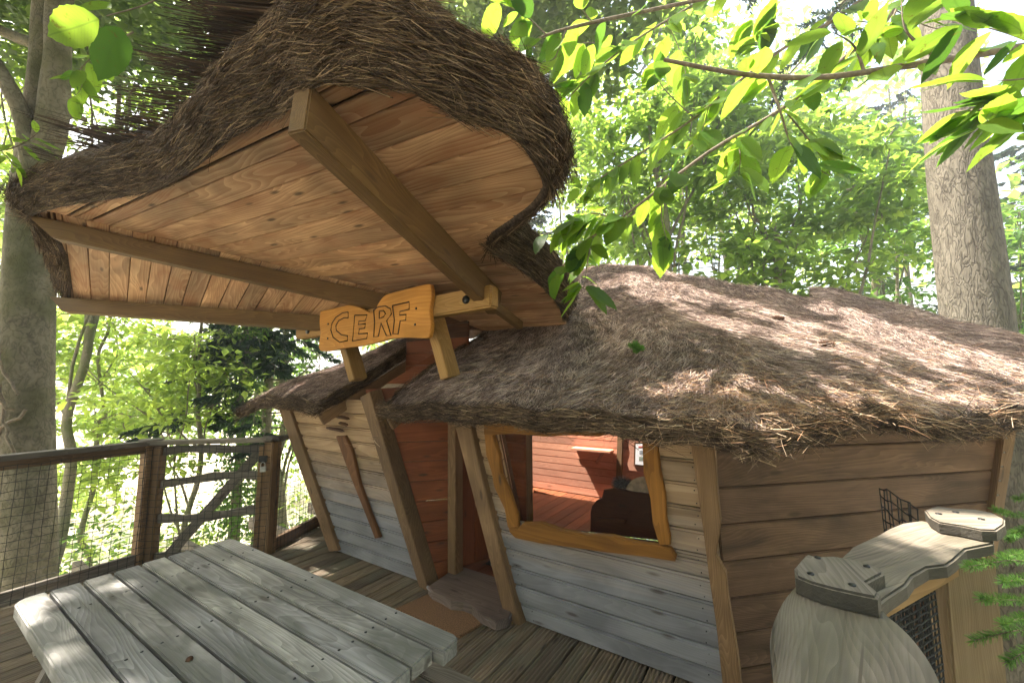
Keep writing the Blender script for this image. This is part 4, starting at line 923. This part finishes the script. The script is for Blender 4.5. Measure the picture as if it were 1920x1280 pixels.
# ================================================================== TREES
def wig(p0, p1, n, amp, seed):
    rq = np.random.default_rng(seed); t = np.linspace(0, 1, n)[:, None]; p = np.asarray(p0, float) * (1 - t) + np.asarray(p1, float) * t
    w = np.cumsum(rq.normal(0, 1, (n, 3)), 0); w -= w[0] + (w[-1] - w[0]) * t; return p + w * amp / math.sqrt(n)
def spray(rq, c, r, n, size, flat=.18, tilt=.45):
    a = rq.uniform(0, 6.283, n); rad = np.sqrt(rq.random(n)) * r; p = c + np.stack([np.cos(a) * rad, np.sin(a) * rad, rq.normal(0, flat * r, n) - .15 * rad], 1)
    nor = np.array([0, 0, 1.]) + rq.normal(0, tilt, (n, 3)); d = np.stack([np.cos(a), np.sin(a), -.3 + 0 * a], 1) + rq.normal(0, .6, (n, 3)); return p, nor, d
def broadtree(name, label, base, top, r0, crown, nspray, per, size, mat, seed, nlimb=9, bark=None, group=None, sprayr=.55, bend=.35, keep=None, lean_to=None):
    """crown: (centre, radii) the leafy volume; limbs grow from the trunk into it"""
    rq = np.random.default_rng(seed); e = empty(name, label, 'tree', tuple(base), group)
    tr = wig(base, top, 16, bend, seed); rad = np.linspace(r0, r0 * .3, 16)
    tubes('trunk', [tube_arrays(spline(tr, 40), np.linspace(r0, r0 * .3, 40), 12, .05, seed)], bark or M_bark, e)
    c, R = np.asarray(crown[0], float), np.asarray(crown[1], float); P_, N_, D_ = [], [], []; lim = []
    ends = []
    for k in range(nlimb):
        t = rq.uniform(.25, .95); i = int(t * 15); p = tr[i]
        u = rq.normal(size=3); u /= np.linalg.norm(u); q = c + u * R * rq.uniform(.5, .95)
        m = wig(p, q, 8, .25, seed * 31 + k); m[:, 2] += .2 * np.sin(np.linspace(0, math.pi, 8)); lim.append(tube_arrays(spline(m, 16), np.linspace(r0 * .28, .008, 16), 6, .04, k)); ends.append(m)
        for _ in range(3):
            s = m[rq.integers(3, 8)]; u = rq.normal(size=3); q2 = s + u * R * .25; m2 = wig(s, q2, 6, .12, seed * 77 + k + _); lim.append(tube_arrays(m2, np.linspace(.016, .004, 6), 4)); ends.append(m2)
    tubes('limbs', lim, bark or M_bark, e)
    for k in range(nspray):
        if rq.random() < .7: m = ends[rq.integers(len(ends))]; cc = m[rq.integers(len(m) // 2, len(m))] + rq.normal(0, .25, 3)
        else: u = rq.normal(size=3); u /= np.linalg.norm(u); cc = c + u * R * rq.random() ** .4
        a, b, d = spray(rq, cc, sprayr * rq.uniform(.6, 1.4), per, size, .10, .35); P_.append(a); N_.append(b); D_.append(d)
    P_, N_, D_ = map(np.concatenate, (P_, N_, D_))
    keep = occl_keep  # leaves in the way of the chosen sun spots are cut
    if keep is not None: k_ = keep(P_); P_, N_, D_ = P_[k_], N_[k_], D_[k_]
    leaves('crown', P_, N_, D_, size * rq.uniform(.7, 1.6, len(P_)), mat, e); return e
GZ = -3.9
def bp(px, Y, z=GZ): return np.array([(px - 960) / F * Y, Y, z])
# --- tall fir at the right
firt = empty('fir_tree', 'thick grey-barked fir trunk behind the right end of the roof', 'tree', (6.2, 5.45, GZ))
tr = np.array([atz(1830, 600, 2.47) * 0 + aty(1990, 2200, 5.45), aty(1880, 1050, 5.45), aty(1850, 800, 5.45), aty(1830, 600, 5.45), aty(1790, 250, 5.45), aty(1772, 0, 5.45), aty(1740, -500, 5.5)])
tubes('trunk', [tube_arrays(spline(tr, 80), np.interp(np.linspace(0, 6, 80), [0, 1, 2, 3, 4, 5, 6], [.50, .40, .37, .345, .31, .28, .12]), 40, .018, 5)], M_firbark, firt)
pp, dd_ = [], []; lm = []
for k in range(26):
    z = rng.uniform(8.5, 15); a = rng.uniform(0, 6.28); p = np.array([6.2, 5.5, z]); q = p + np.array([math.cos(a), math.sin(a), -.25]) * rng.uniform(2, 3.6) * (17 - z) / 8; m = wig(p, q, 7, .2, k); lm.append(tube_arrays(m, np.linspace(.04, .008, 7), 5))
    for _ in range(12):
        s = m[rng.integers(2, 7)]; e_ = s + rng.normal(0, .35, 3) - Z * .2; x, y = needles_along([s, e_], 90, .1, .02, .8, 0); pp.append(x); dd_.append(y)
tubes('limbs', lm, M_bark, firt); o = ribbons('needles', np.concatenate(pp), np.concatenate(dd_), .09, .03, M_con, firt, seg=1)
# --- old beech at the left with a sun-blocking crown added above the deck
hot = []   # chosen sun spots; leaves between them and the sun are cut away
def tgt(p, r): hot.append((np.asarray(p, float), r))
beech = empty('beech_tree', 'broad smooth-barked tree standing beyond the netting at left', 'tree', (-5.2, 4.3, GZ))
bt = [aty(40, 2200, 4.3), aty(52, 1100, 4.3), aty(52, 700, 4.3), aty(62, 400, 4.3), aty(88, 150, 4.3), aty(90, 0, 4.3), aty(120, -500, 4.4)]
lst = [tube_arrays(spline(bt, 70), np.interp(np.linspace(0, 6, 70), [0, 1, 2, 3, 4, 5, 6], [.27, .215, .205, .19, .15, .13, .07]), 30, .03, 3)]
tubes('trunk', lst, M_beech, beech)
Q = lambda *p: [aty(*q) for q in p]
lb = [tube_arrays(spline(Q((62, 330, 4.3), (95, 240, 4.2), (105, 130, 4.2), (112, 0, 4.2), (150, -250, 4.4)), 30), np.linspace(.15, .09, 30), 14, .05, 8),
      tube_arrays(spline(Q((60, 340, 4.2), (45, 230, 4.1), (10, 150, 4.0), (-60, 40, 4.0)), 24), np.linspace(.085, .06, 24), 10, .05, 9),
      tube_arrays(spline(Q((90, 90, 4.3), (30, 70, 4.3), (-60, 30, 4.2)), 20), np.linspace(.07, .05, 20), 8, .05),
      tube_arrays(spline(Q((85, 250, 4.2), (125, 215, 4.3), (160, 225, 4.5)), 20), np.linspace(.07, .03, 20), 8, .05),
      tube_arrays(spline([aty(120, -450, 4.4), [-3.6, 3.0, 9.4], [-1.5, 2.0, 10.2]], 20), np.linspace(.1, .03, 20), 8, .05)]
[tubes('limb', [t_], M_beech, beech) for t_ in lb]
lv = []
for k, (a, b_) in enumerate((((-5.0, 3.98, 1.6), (-4.85, 4.0, 0.9)), ((-5.45, 4.1, 1.9), (-4.85, 4.0, 1.35)), ((-5.5, 4.1, .8), (-4.8, 4.05, 1.35)), ((-5.4, 4.05, 2.3), (-4.84, 4.0, 1.5)))):
    lv.append(tube_arrays(wig(a, b_, 12, .10, 40 + k), .014, 6))
[tubes('creeper_stem', [t_], M_twigbark, beech) for t_ in lv]
# crown overhead: leaf mask added to block the sun, gaps cut towards chosen spots
tgt((-1.95, 1.62, .75), .13); tgt((-1.80, 1.50, .75), .12); tgt((-1.72, 1.40, .75), .08); tgt((-1.75, 1.75, .75), .07)
tgt((-3.0, 1.2, 0), .5); tgt((-3.4, 2.2, 0), .3)
tgt(atz(600, 1068, 0), .12); tgt(atz(625, 1050, 0), .12); tgt(atz(560, 1020, 0), .2)
tgt((1.45, 1.42, 1.1), .12); tgt((1.65, 1.38, 1.1), .10); tgt((1.25, 1.30, 1.1), .05)
for x, y, rr in ((1290, 720, .12), (1340, 760, .16), (1420, 790, .22), (1380, 815, .10), (1480, 700, .10), (1600, 730, .10), (1500, 640, .14), (1330, 600, .16), (1180, 525, .3), (1300, 545, .25), (1420, 580, .18), (1620, 600, .2), (1750, 640, .18), (1850, 690, .2), (1700, 790, .16), (1860, 760, .22), (1560, 580, .2), (1640, 800, .14), (1240, 560, .2), (1370, 620, .15), (1480, 610, .18), (1680, 660, .2), (1300, 780, .16), (1360, 720, .1), (1900, 700, .25), (1230, 500, .3), (1500, 760, .2), (1330, 740, .2), (1560, 690, .22), (1780, 720, .25), (1440, 660, .12), (1650, 640, .22), (1380, 790, .18), (1600, 800, .2)):
    p = roofpt(x, y); tgt(p, rr)
for x, y, rr in ((610, 690, .10), (640, 672, .12), (540, 735, .10), (580, 715, .08), (700, 650, .06)): tgt(roofpt(x, y, 4.3), rr)
for q in ((1280, 60, 2.6), (1180, 90, 2.6), (1100, 150, 2.6), (1100, 45, 2.4), (1700, 125, 1.5), (1540, 145, 1.5), (1400, 140, 1.5), (1300, 120, 1.5), (1600, 90, 1.9), (1465, 205, 1.9), (1330, 285, 1.9), (1240, 350, 1.9), (1150, 420, 1.95), (1090, 470, 2.0), (1850, 100, 1.3), (1850, 205, 1.2), (1800, 40, 1.4), (1430, 90, 2.2), (1300, 230, 2.2), (1180, 300, 2.3), ): tgt(aty(*q), .22)
for q in ((110, 60, 1.3), (150, 50, 1.3)): tgt(aty(*q), .10)
for a_ in (1.5, 1.1, .7, .3, -.1, -.5): tgt(AO(a_, -2.88, .5), .85)  # added sun paths through the leaves, to light the partition
S_ = np.array(SUN)
def occl_keep(P):
    k = np.ones(len(P), bool)
    for c, r_ in hot:
        if r_ <= 0: continue
        d = P - c; t = d @ S_; perp = np.linalg.norm(d - t[:, None] * S_, axis=1); k &= ~((perp < r_ + .05) & (t > 0))
    return k
nlf = 70000; gx, gy = rng.uniform(-5.2, 6.8, nlf), rng.uniform(-3.0, 6.8, nlf); zz = rng.uniform(7.2, 9.6, nlf)
posn = np.stack([gx, gy, 0 * gx], 1) + S_ * (zz / S_[2])[:, None]
rag = np.sin(gx * 1.3 + 2 * np.sin(gy)) * np.sin(gy * 1.1 + 1) ; ok = occl_keep(posn) & (rag > -.93)
posn = posn[ok]; leaves('crown', posn, np.array([0, 0, 1.]) + rng.normal(0, .35, posn.shape), rng.normal(size=posn.shape) * [1, 1, .3], rng.uniform(.12, .26, len(posn)), M_over, beech, asp=.55)
# small leafy shoots on and before the beech
def shootleaves(pts, n, r_, size, mat, seed):
    rq = np.random.default_rng(seed); P_, N_, D_ = [], [], []
    for p in pts: a, b, d = spray(rq, np.asarray(p), r_, n, size); P_.append(a); N_.append(b); D_.append(d)
    return map(np.concatenate, (P_, N_, D_))

# --- background trees
T = [  # px, Y, top z, r0, crown centre (px, y, Y), radii, sprays, per, size, material, label
 (1240, 9.0, 8, .13, (1220, 190, 9.2), (2.3, 1.8, 3.0), 120, 46, .21, M_lf, 'slim leafy tree behind the cabin, just right of the canopy'),
 (1478, 8.2, 5, .17, (1500, 330, 8.6), (2.2, 1.6, 2.0), 120, 46, .21, M_lf, 'pale forked tree behind the roof ridge'),
 (1632, 10.5, 7, .20, (1640, 280, 10.8), (2.2, 1.6, 3.4), 110, 44, .19, M_lf2, 'dark-trunked tree left of the big fir trunk'),
 (1090, 12, 9, .14, (1110, 330, 12), (2.8, 1.8, 3.6), 120, 44, .18, M_lf3, 'light green tree close beside the canopy edge'),
 (1370, 13.5, 10, .15, (1380, 180, 13.5), (3.4, 1.8, 4.2), 120, 44, .19, M_lf3, 'bright tall tree far behind the middle of the roof'),
 (1900, 9.5, 6, .12, (1915, 480, 9.5), (2.0, 1.6, 2.6), 70, 44, .15, M_lf2, 'leafy tree at the right of the big fir trunk'),
 (368, 7.6, 3.2, .07, (330, 690, 7.8), (1.5, 1.2, 1.3), 60, 40, .15, M_lf3, 'thin bright sapling rising behind the gate'),
 (200, 8.8, 4.5, .06, (190, 700, 8.8), (2.2, 1.4, 2.0), 80, 40, .17, M_lf3, 'bright young tree beside the broad beech trunk'),
 (150, 7.5, 8, .10, (200, 60, 7.8), (2.6, 1.4, 2.0), 85, 42, .15, M_lf, 'leafy tree above and behind the canopy twigs'),
 (-120, 7.5, 8, .12, (10, 300, 7.8), (1.8, 1.4, 3.0), 75, 42, .15, M_lf3, 'tree behind the beech, its leaves left of the trunk'),
 (780, 14, 11, .15, (800, 30, 14), (3.5, 1.6, 3.0), 80, 44, .2, M_lf, 'tall tree showing over the canopy top'),
 (300, 12.5, 4, .10, (300, 690, 12.5), (3.5, 1.5, 2.6), 110, 42, .17, M_lf, 'light green tree further back behind the gate'),
 (540, 10, 5, .14, (560, 700, 11), (1.6, 1.2, 2.2), 60, 42, .14, M_lf2, 'shady tree behind the low side roof'),
]
for i, (px, Y, tz, r0, cc, R, ns, per, sz, mt, lab) in enumerate(T):
    b0 = bp(px, Y); t0 = b0.copy(); t0[2] = tz; t0[0] -= (px - 960) / F * .02 * Y
    broadtree('broadleaf_tree', lab, b0, t0, r0, (aty(*cc), R), ns, per, sz, mt, 100 + i, group='broadleaf trees of the forest behind')
# --- conifers
def conifer(base, h, r_, z0, n, seed, label, nd=60, wd=.035, ln=.10, group='conifers of the forest behind', r0=.16, ivy=False):
    rq = np.random.default_rng(seed); e = empty('conifer_tree', label, 'tree', tuple(base), group); base = np.asarray(base, float)
    tubes('trunk', [tube_arrays(wig(base, base + Z * h, 14, .1, seed), np.linspace(r0, .03, 14), 12, .04, seed)], M_bark, e); lm = []; A, B = [], []
    for k in range(n):
        z = rq.uniform(z0, h + base[2] - .3); f_ = (h + base[2] - z) / (h + base[2] - z0); a = rq.uniform(0, 6.283); q0 = np.array([base[0], base[1], z]); R = r_ * (.25 + .75 * f_) * rq.uniform(.6, 1.1)
        q1 = q0 + np.array([math.cos(a) * R, math.sin(a) * R, -.18 * R]); m = wig(q0, q1, 7, .15, seed * 99 + k); m[:, 2] += .15 * np.sin(np.linspace(0, 3.1, 7)); lm.append(tube_arrays(m, np.linspace(.022, .005, 7), 4))
        for _ in range(7):
            j = rq.integers(2, 7); s = m[j]; sd = np.array([-math.sin(a), math.cos(a), -.25]) * rq.choice([-1, 1]) * np.array([1, 1, 1]); sd[2] = -.35; e_ = s + (sd + np.array([math.cos(a), math.sin(a), 0]) * .6) * rq.uniform(.15, .45)
            x, y = needles_along([s, e_], nd, .1, .02, .55, -.15); A.append(x); B.append(y)
    tubes('limbs', lm, M_bark, e); ribbons('needles', np.concatenate(A), np.concatenate(B), ln, wd, M_con, e, seg=1, sag=.2)
    if ivy:
        t = rq.random(3200); a = rq.uniform(0, 6.283, 3200); rr = r0 * 1.3 + rq.random(3200) * .22; P_ = base + np.stack([np.cos(a) * rr, np.sin(a) * rr, 2.6 + t * 4.2], 1); nn = np.stack([np.cos(a), np.sin(a), .4 + 0 * a], 1) + rq.normal(0, .4, (3200, 3))
        leaves('ivy', P_, nn, rq.normal(size=(3200, 3)) - Z, .07, M_lf2, e, asp=.9)
conifer(bp(505, 9.0), 11, 2.3, .2, 80, 1, 'dark spruce behind the low side roof')
conifer(bp(462, 8.2), 7.5, 1.0, 1.5, 22, 2, 'ivy-clad trunk beside the dark spruce', r0=.14, ivy=True)
conifer(bp(985, 13), 18, 3.0, 3.0, 100, 3, 'dark conifer hanging over the canopy top')
conifer(bp(1290, 15), 21, 3.4, 5.5, 110, 4, 'tall dark conifer high behind the overhanging branches')
conifer(bp(1985, 12.5), 14, 2.6, -.5, 100, 5, 'grey-green conifer beyond the big fir trunk')
conifer(bp(1720, 16), 18, 2.6, 0, 80, 6, 'far conifer seen left of the big fir trunk')
# --- undergrowth below the deck and far wood
def under(name, label, n, box, size, mat, seed, r_=.5, per=24):
    rq = np.random.default_rng(seed); P_, N_, D_ = [], [], []
    for _ in range(n // per):
        c = np.array([rq.uniform(*box[0]), rq.uniform(*box[1]), 0]); c[2] = rq.uniform(*box[2]); a, b, d = spray(rq, c, r_, per, size); P_.append(a); N_.append(b); D_.append(d)
    P_, N_, D_ = map(np.concatenate, (P_, N_, D_)); k = ~((P_[:, 1] < 5.2) & (P_[:, 0] > -3.6)); P_, N_, D_ = P_[k], N_[k], D_[k]
    tag(leaves(name, P_, N_, D_, size * rq.uniform(.6, 1.3, len(P_)), mat), label, kind='stuff')
under('undergrowth', 'leafy undergrowth below and beyond the netting', 6500, ((-9, -2.4), (4.6, 9), (-3.4, -.9)), .13, M_lf2, 21)
under('undergrowth', 'bright leafy undergrowth further below the deck', 5000, ((-12, -1), (6, 12), (-3.7, -1.0)), .14, M_lf3, 22)
def farwood():
    rq = np.random.default_rng(33); n = 52000; a = rq.uniform(-1.05, 1.05, n); R = rq.uniform(19, 30, n)
    zc = rq.uniform(-4, 17, n); cl = np.sin(a * 21 + .3 * zc) + np.sin(zc * .9 + a * 9) + np.sin(a * 47 - zc * .6); k = cl > .25 - (zc < 2) * .3
    P_ = np.stack([np.sin(a) * R, np.cos(a) * R, zc], 1)[k]; m = len(P_)
    tag(leaves('far_wood', P_, rq.normal(size=(m, 3)) * .5 + Z, rq.normal(size=(m, 3)), rq.uniform(.25, .5, m), M_lf3, asp=.6), 'far sunlit wood closing the view behind the trees', kind='stuff')
farwood()
rq = np.random.default_rng(35); n = 26000; a = rq.uniform(1.25, 5.03, n); R_b = rq.uniform(6.5, 12, n); zc = rq.uniform(-3.5, 13, n); k = (np.sin(a * 9 + zc) + np.sin(zc * .8 + a * 5)) > -.9
P_ = np.stack([np.sin(a) * R_b + 1, np.cos(a) * R_b, zc], 1)[k]; tag(leaves('woodland', P_, rq.normal(size=P_.shape) * .5 + Z, rq.normal(size=P_.shape), rq.uniform(.25, .5, len(P_)), M_over, asp=.7), 'woodland foliage closing round the near side of the deck', kind='stuff')

# ================================================================== NEAR BRANCHES WITH LARGE LEAVES
def bigleaf(asp, seed):
    rq = np.random.default_rng(seed); nn = 9; up, lo = [], []
    ts_ = np.linspace(0, 1, nn); vs = []; cl = []
    for t in ts_:
        w = asp / 2 * (math.sin(math.pi * min(1, t * 1.02) ** .85) ** .8) * (1 + .05 * math.sin(t * 9 + seed)); z = -.18 * t * t + .03 * math.sin(t * 6 + seed)
        cl.append((t, z)); vs.append((w, z))
    V_, F_ = [], []
    for i, (t, z) in enumerate(cl): V_.append((t, 0, z))
    for side in (1, -1):
        b0 = len(V_)
        for i, (t, z) in enumerate(cl):
            w = vs[i][0]; V_.append((t - .01, side * w, z + .25 * w * .6))
            if i < nn - 1:
                w2 = (vs[i][0] + vs[i + 1][0]) / 2; V_.append((t + .04, side * (w2 * .955), (z + cl[i + 1][1]) / 2 + .25 * w2 * .6))
        for i in range(nn - 1):
            q = [i, i + 1, b0 + 2 * i + 2, b0 + 2 * i + 1, b0 + 2 * i]; F_.append(q if side == -1 else q[::-1])
    me = bpy.data.meshes.new('leaf'); me.from_pydata(V_, [], F_); me.polygons.foreach_set('use_smooth', [True] * len(F_)); return me
LM = {('b', k): bigleaf(.52, k) for k in range(3)}; LM.update({('n', k): bigleaf(.30, k + 5) for k in range(3)})
for k_, me in list(LM.items()): me.materials.append(M_chest)
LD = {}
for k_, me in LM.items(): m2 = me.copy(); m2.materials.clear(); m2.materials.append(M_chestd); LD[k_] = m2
leafcount = 0
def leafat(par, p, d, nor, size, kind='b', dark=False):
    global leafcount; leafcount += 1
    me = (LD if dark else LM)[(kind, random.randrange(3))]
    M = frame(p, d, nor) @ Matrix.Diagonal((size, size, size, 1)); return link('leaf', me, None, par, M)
def branch(label, pts, r0, r1, sub=(), nleaf=20, size=.1, kind='b', t0=.1, seed=0, side=1.0, dark=.12, drop=.35):
    """pts: (px, py, Y) stations"""
    P_ = spline([aty(*q) for q in pts], 36); rq = random.Random(seed)
    e = empty('branch', label, 'branch', tuple(P_[0]), 'overhanging branches'); lst = [tube_arrays(P_, np.linspace(r0, r1, 36), 8, .06, seed)]
    ax = [P_]
    for s_ in sub: q = spline([aty(*k) for k in s_], 14); ax.append(q); lst.append(tube_arrays(q, np.linspace(r1 * 1.0, .0012, 14), 6, .05))
    for i_, t_ in enumerate(lst): tubes('stem' if i_ == 0 else 'twig', [t_], M_twigbark, e)
    for k in range(nleaf):
        A = ax[rq.randrange(len(ax))] if len(ax) > 1 and rq.random() < .75 else P_; t = rq.uniform(t0, 1); i = min(int(t * (len(A) - 1)), len(A) - 2); p = A[i]; ax_d = nrm(A[i + 1] - A[i])
        sd = nrm(np.cross(ax_d, Z)) * (1 if k % 2 else -1); d = nrm(ax_d * rq.uniform(.2, .9) + sd * rq.uniform(.5, 1) + Z * rq.uniform(-drop - .4, .1)); nor = Z + np.array([rq.gauss(0, .3), rq.gauss(0, .3) - .15, 0])
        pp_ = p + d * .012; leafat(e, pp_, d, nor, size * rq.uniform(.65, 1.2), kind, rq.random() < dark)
    return e
branch('long brown branch crossing the big fir trunk', [(1990, 78, 1.6), (1860, 98, 1.55), (1700, 124, 1.5), (1540, 145, 1.5), (1400, 140, 1.5), (1245, 112, 1.5)], .017, .007,
       [[(1440, 143, 1.5), (1460, 200, 1.5), (1490, 280, 1.5), (1555, 330, 1.5)], [(1760, 113, 1.5), (1700, 60, 1.5), (1690, 0, 1.5)], [(1620, 135, 1.5), (1600, 85, 1.5), (1560, 60, 1.5)]], 34, .165, seed=1, t0=.2)
branch('thin grey branch running from the top right down to the canopy edge', [(1720, -40, 1.9), (1660, 40, 1.9), (1570, 120, 1.9), (1465, 205, 1.9), (1330, 285, 1.9), (1190, 390, 1.95), (1090, 460, 2.0), (1040, 520, 2.0)], .013, .005,
       [[(1380, 255, 1.9), (1388, 290, 1.9), (1385, 330, 1.85)], [(1470, 205, 1.9), (1530, 280, 1.9), (1560, 330, 1.9)], [(1250, 340, 1.9), (1240, 400, 1.9), (1250, 450, 1.9)], [(1150, 410, 1.95), (1110, 400, 1.9), (1060, 420, 1.9)], [(1110, 445, 2.0), (1100, 500, 1.95), (1095, 540, 1.9)]], 96, .18, seed=2, dark=.1)
branch('upper grey branch parallel above the thin one', [(1640, -20, 2.2), (1560, 40, 2.2), (1470, 90, 2.2), (1370, 165, 2.2), (1290, 230, 2.2), (1180, 300, 2.3), (1100, 350, 2.3)], .012, .004,
       [[(1440, 110, 2.2), (1420, 80, 2.2), (1410, 30, 2.2)], [(1300, 220, 2.2), (1240, 160, 2.2), (1230, 110, 2.2)], [(1330, 195, 2.2), (1310, 260, 2.1), (1270, 290, 2.1)]], 72, .195, seed=3, dark=.1)
branch('leafy branch high over the canopy edge', [(1420, -60, 2.6), (1300, 10, 2.6), (1200, 70, 2.6), (1120, 130, 2.6), (1060, 190, 2.7)], .010, .004, [[(1250, 40, 2.6), (1280, 110, 2.6), (1290, 180, 2.6)], [(1170, 95, 2.6), (1110, 80, 2.6), (1060, 90, 2.6)]], 44, .23, seed=14, dark=.1)
branch('dark branch curving down behind the canopy top', [(1350, -8, 2.4), (1240, 15, 2.4), (1100, 45, 2.4), (1025, 66, 2.4), (975, 95, 2.4), (930, 125, 2.4)], .013, .006,
       [[(1025, 66, 2.4), (985, 30, 2.4), (930, 0, 2.4)], [(1060, 58, 2.4), (1040, 110, 2.4), (1010, 165, 2.4)], [(1110, 42, 2.4), (1085, 10, 2.4)]], 30, .22, seed=4)
branch('spray of long narrow leaves entering at the upper right', [(2000, 190, 1.1), (1930, 200, 1.15), (1850, 205, 1.2), (1790, 210, 1.25)], .006, .003,
       [[(1960, 90, 1.1), (1880, 60, 1.15), (1800, 40, 1.2)], [(1960, 260, 1.1), (1900, 240, 1.15), (1830, 235, 1.15)], [(1980, 140, 1.1), (1900, 150, 1.1), (1850, 150, 1.15)]], 44, .20, 'n', seed=5, t0=.15, dark=.3, drop=.1)
branch('leafy twig hanging in front of the fir trunk top', [(1700, -30, 1.7), (1680, 20, 1.7), (1660, 60, 1.7), (1620, 90, 1.7)], .006, .003, [[(1680, 20, 1.7), (1740, 50, 1.7), (1800, 60, 1.7)], [(1660, 50, 1.7), (1600, 40, 1.7), (1540, 60, 1.7)]], 26, .17, 'n', seed=6, dark=.3)
# pair of big leaves top left
e = branch('twig with two very large leaves above the left trunk', [(330, -20, 1.5), (270, 10, 1.45), (200, 30, 1.4)], .004, .002, [], 0, .1, seed=7)
pL = aty(188, 38, 1.3); leafat(e, pL, aty(62, 66, 1.32) - pL, -ray(120, 50) + np.array([0, 0, .5]), .245, 'b')
pL = aty(225, 55, 1.5); leafat(e, pL, aty(186, 158, 1.48) - pL, -ray(200, 100) + np.array([.4, 0, .2]), .235, 'b', True)
pL = aty(210, 18, 1.6); leafat(e, pL, aty(150, 0, 1.6) - pL, -ray(150, 0) + Z, .18, 'b')
branch('twig of small leaves between trunk and broom twigs', [(250, 60, 2.6), (170, 110, 2.6), (130, 160, 2.6)], .006, .002, [[(160, 120, 2.6), (150, 170, 2.6), (120, 190, 2.6)], [(200, 90, 2.6), (160, 60, 2.6)]], 16, .17, seed=8)
branch('leafy shoot at the left edge beside the canopy tip', [(-60, 250, 2.4), (0, 280, 2.4), (40, 270, 2.4), (70, 250, 2.4)], .006, .003, [[(0, 280, 2.4), (30, 310, 2.4), (60, 320, 2.4)]], 18, .15, 'n', seed=9)
branch('branch with leaves drooping beside the canopy notch', [(1250, 330, 2.4), (1190, 400, 2.4), (1120, 430, 2.4), (1070, 425, 2.3), (1020, 440, 2.3)], .007, .003, [[(1120, 430, 2.4), (1090, 480, 2.3), (1090, 545, 2.2)], [(1150, 415, 2.4), (1110, 370, 2.4), (1080, 350, 2.4)]], 24, .15, seed=10, dark=.1)
# young fir twigs at the lower right
yf = empty('fir_branch', 'fresh green young fir twigs beside the handrail post', 'branch', tuple(aty(1900, 1120, 1.3)))
lm, A, B = [], [], []
for pts in ([(1990, 1060, 1.3), (1900, 1050, 1.25), (1815, 1062, 1.2)], [(1990, 1130, 1.25), (1920, 1125, 1.2), (1838, 1122, 1.15)], [(2000, 1190, 1.3), (1920, 1180, 1.25), (1825, 1200, 1.25)], [(1990, 1080, 1.4), (1925, 1040, 1.35), (1880, 1045, 1.3)], [(1990, 1160, 1.3), (1930, 1155, 1.25), (1880, 1170, 1.2)], [(1990, 960, 1.8), (1910, 965, 1.75), (1865, 955, 1.7)], [(1990, 1100, 1.2), (1940, 1085, 1.2), (1880, 1090, 1.15)], [(2000, 1230, 1.2), (1940, 1215, 1.2), (1890, 1240, 1.2)], [(1990, 990, 1.6), (1945, 985, 1.6), (1900, 1000, 1.6)], [(1990, 930, 2.0), (1950, 925, 2.0), (1905, 935, 2.0)], [(1990, 1010, 1.8), (1920, 1000, 1.75), (1890, 1010, 1.7)]):
    q = spline([aty(*k) for k in pts], 12); lm.append(tube_arrays(q, np.linspace(.003, .0012, 12), 5)); x, y = needles_along(q, 560, .02, .002, .85, .15); A.append(x); B.append(y)
[tubes('twig', [t_], M_twigbark, yf) for t_ in lm]; ribbons('needles', np.concatenate(A), np.concatenate(B), .022, .0022, M_fir, yf, curl=.05)
def haze():
    bm = bmesh.new(); bmesh.ops.create_cube(bm, size=1)
    for v in bm.verts: v.co = Vector((v.co.x * 320, v.co.y * 320, -6 if v.co.z < 0 else 24))
    me = bpy.data.meshes.new('haze'); bm.to_mesh(me); bm.free(); m = bpy.data.materials.new('haze'); m.use_nodes = True; nt = m.node_tree; nt.nodes.remove(nt.nodes['Principled BSDF'])
    pv = nt.nodes.new('ShaderNodeVolumePrincipled'); pv.inputs['Color'].default_value = (.92, .96, 1, 1); pv.inputs['Density'].default_value = HZ; pv.inputs['Anisotropy'].default_value = .3
    nt.links.new(pv.outputs[0], nt.nodes['Material Output'].inputs['Volume']); tag(link('haze', me, m), 'thin bright forest haze', kind='stuff')
HZ = .005
haze()
print('near leaves', leafcount, 'objects', len(bpy.data.objects), 'tris', sum(len(o.data.loops) - 2 * len(o.data.polygons) for o in bpy.data.objects if o.type == 'MESH'))
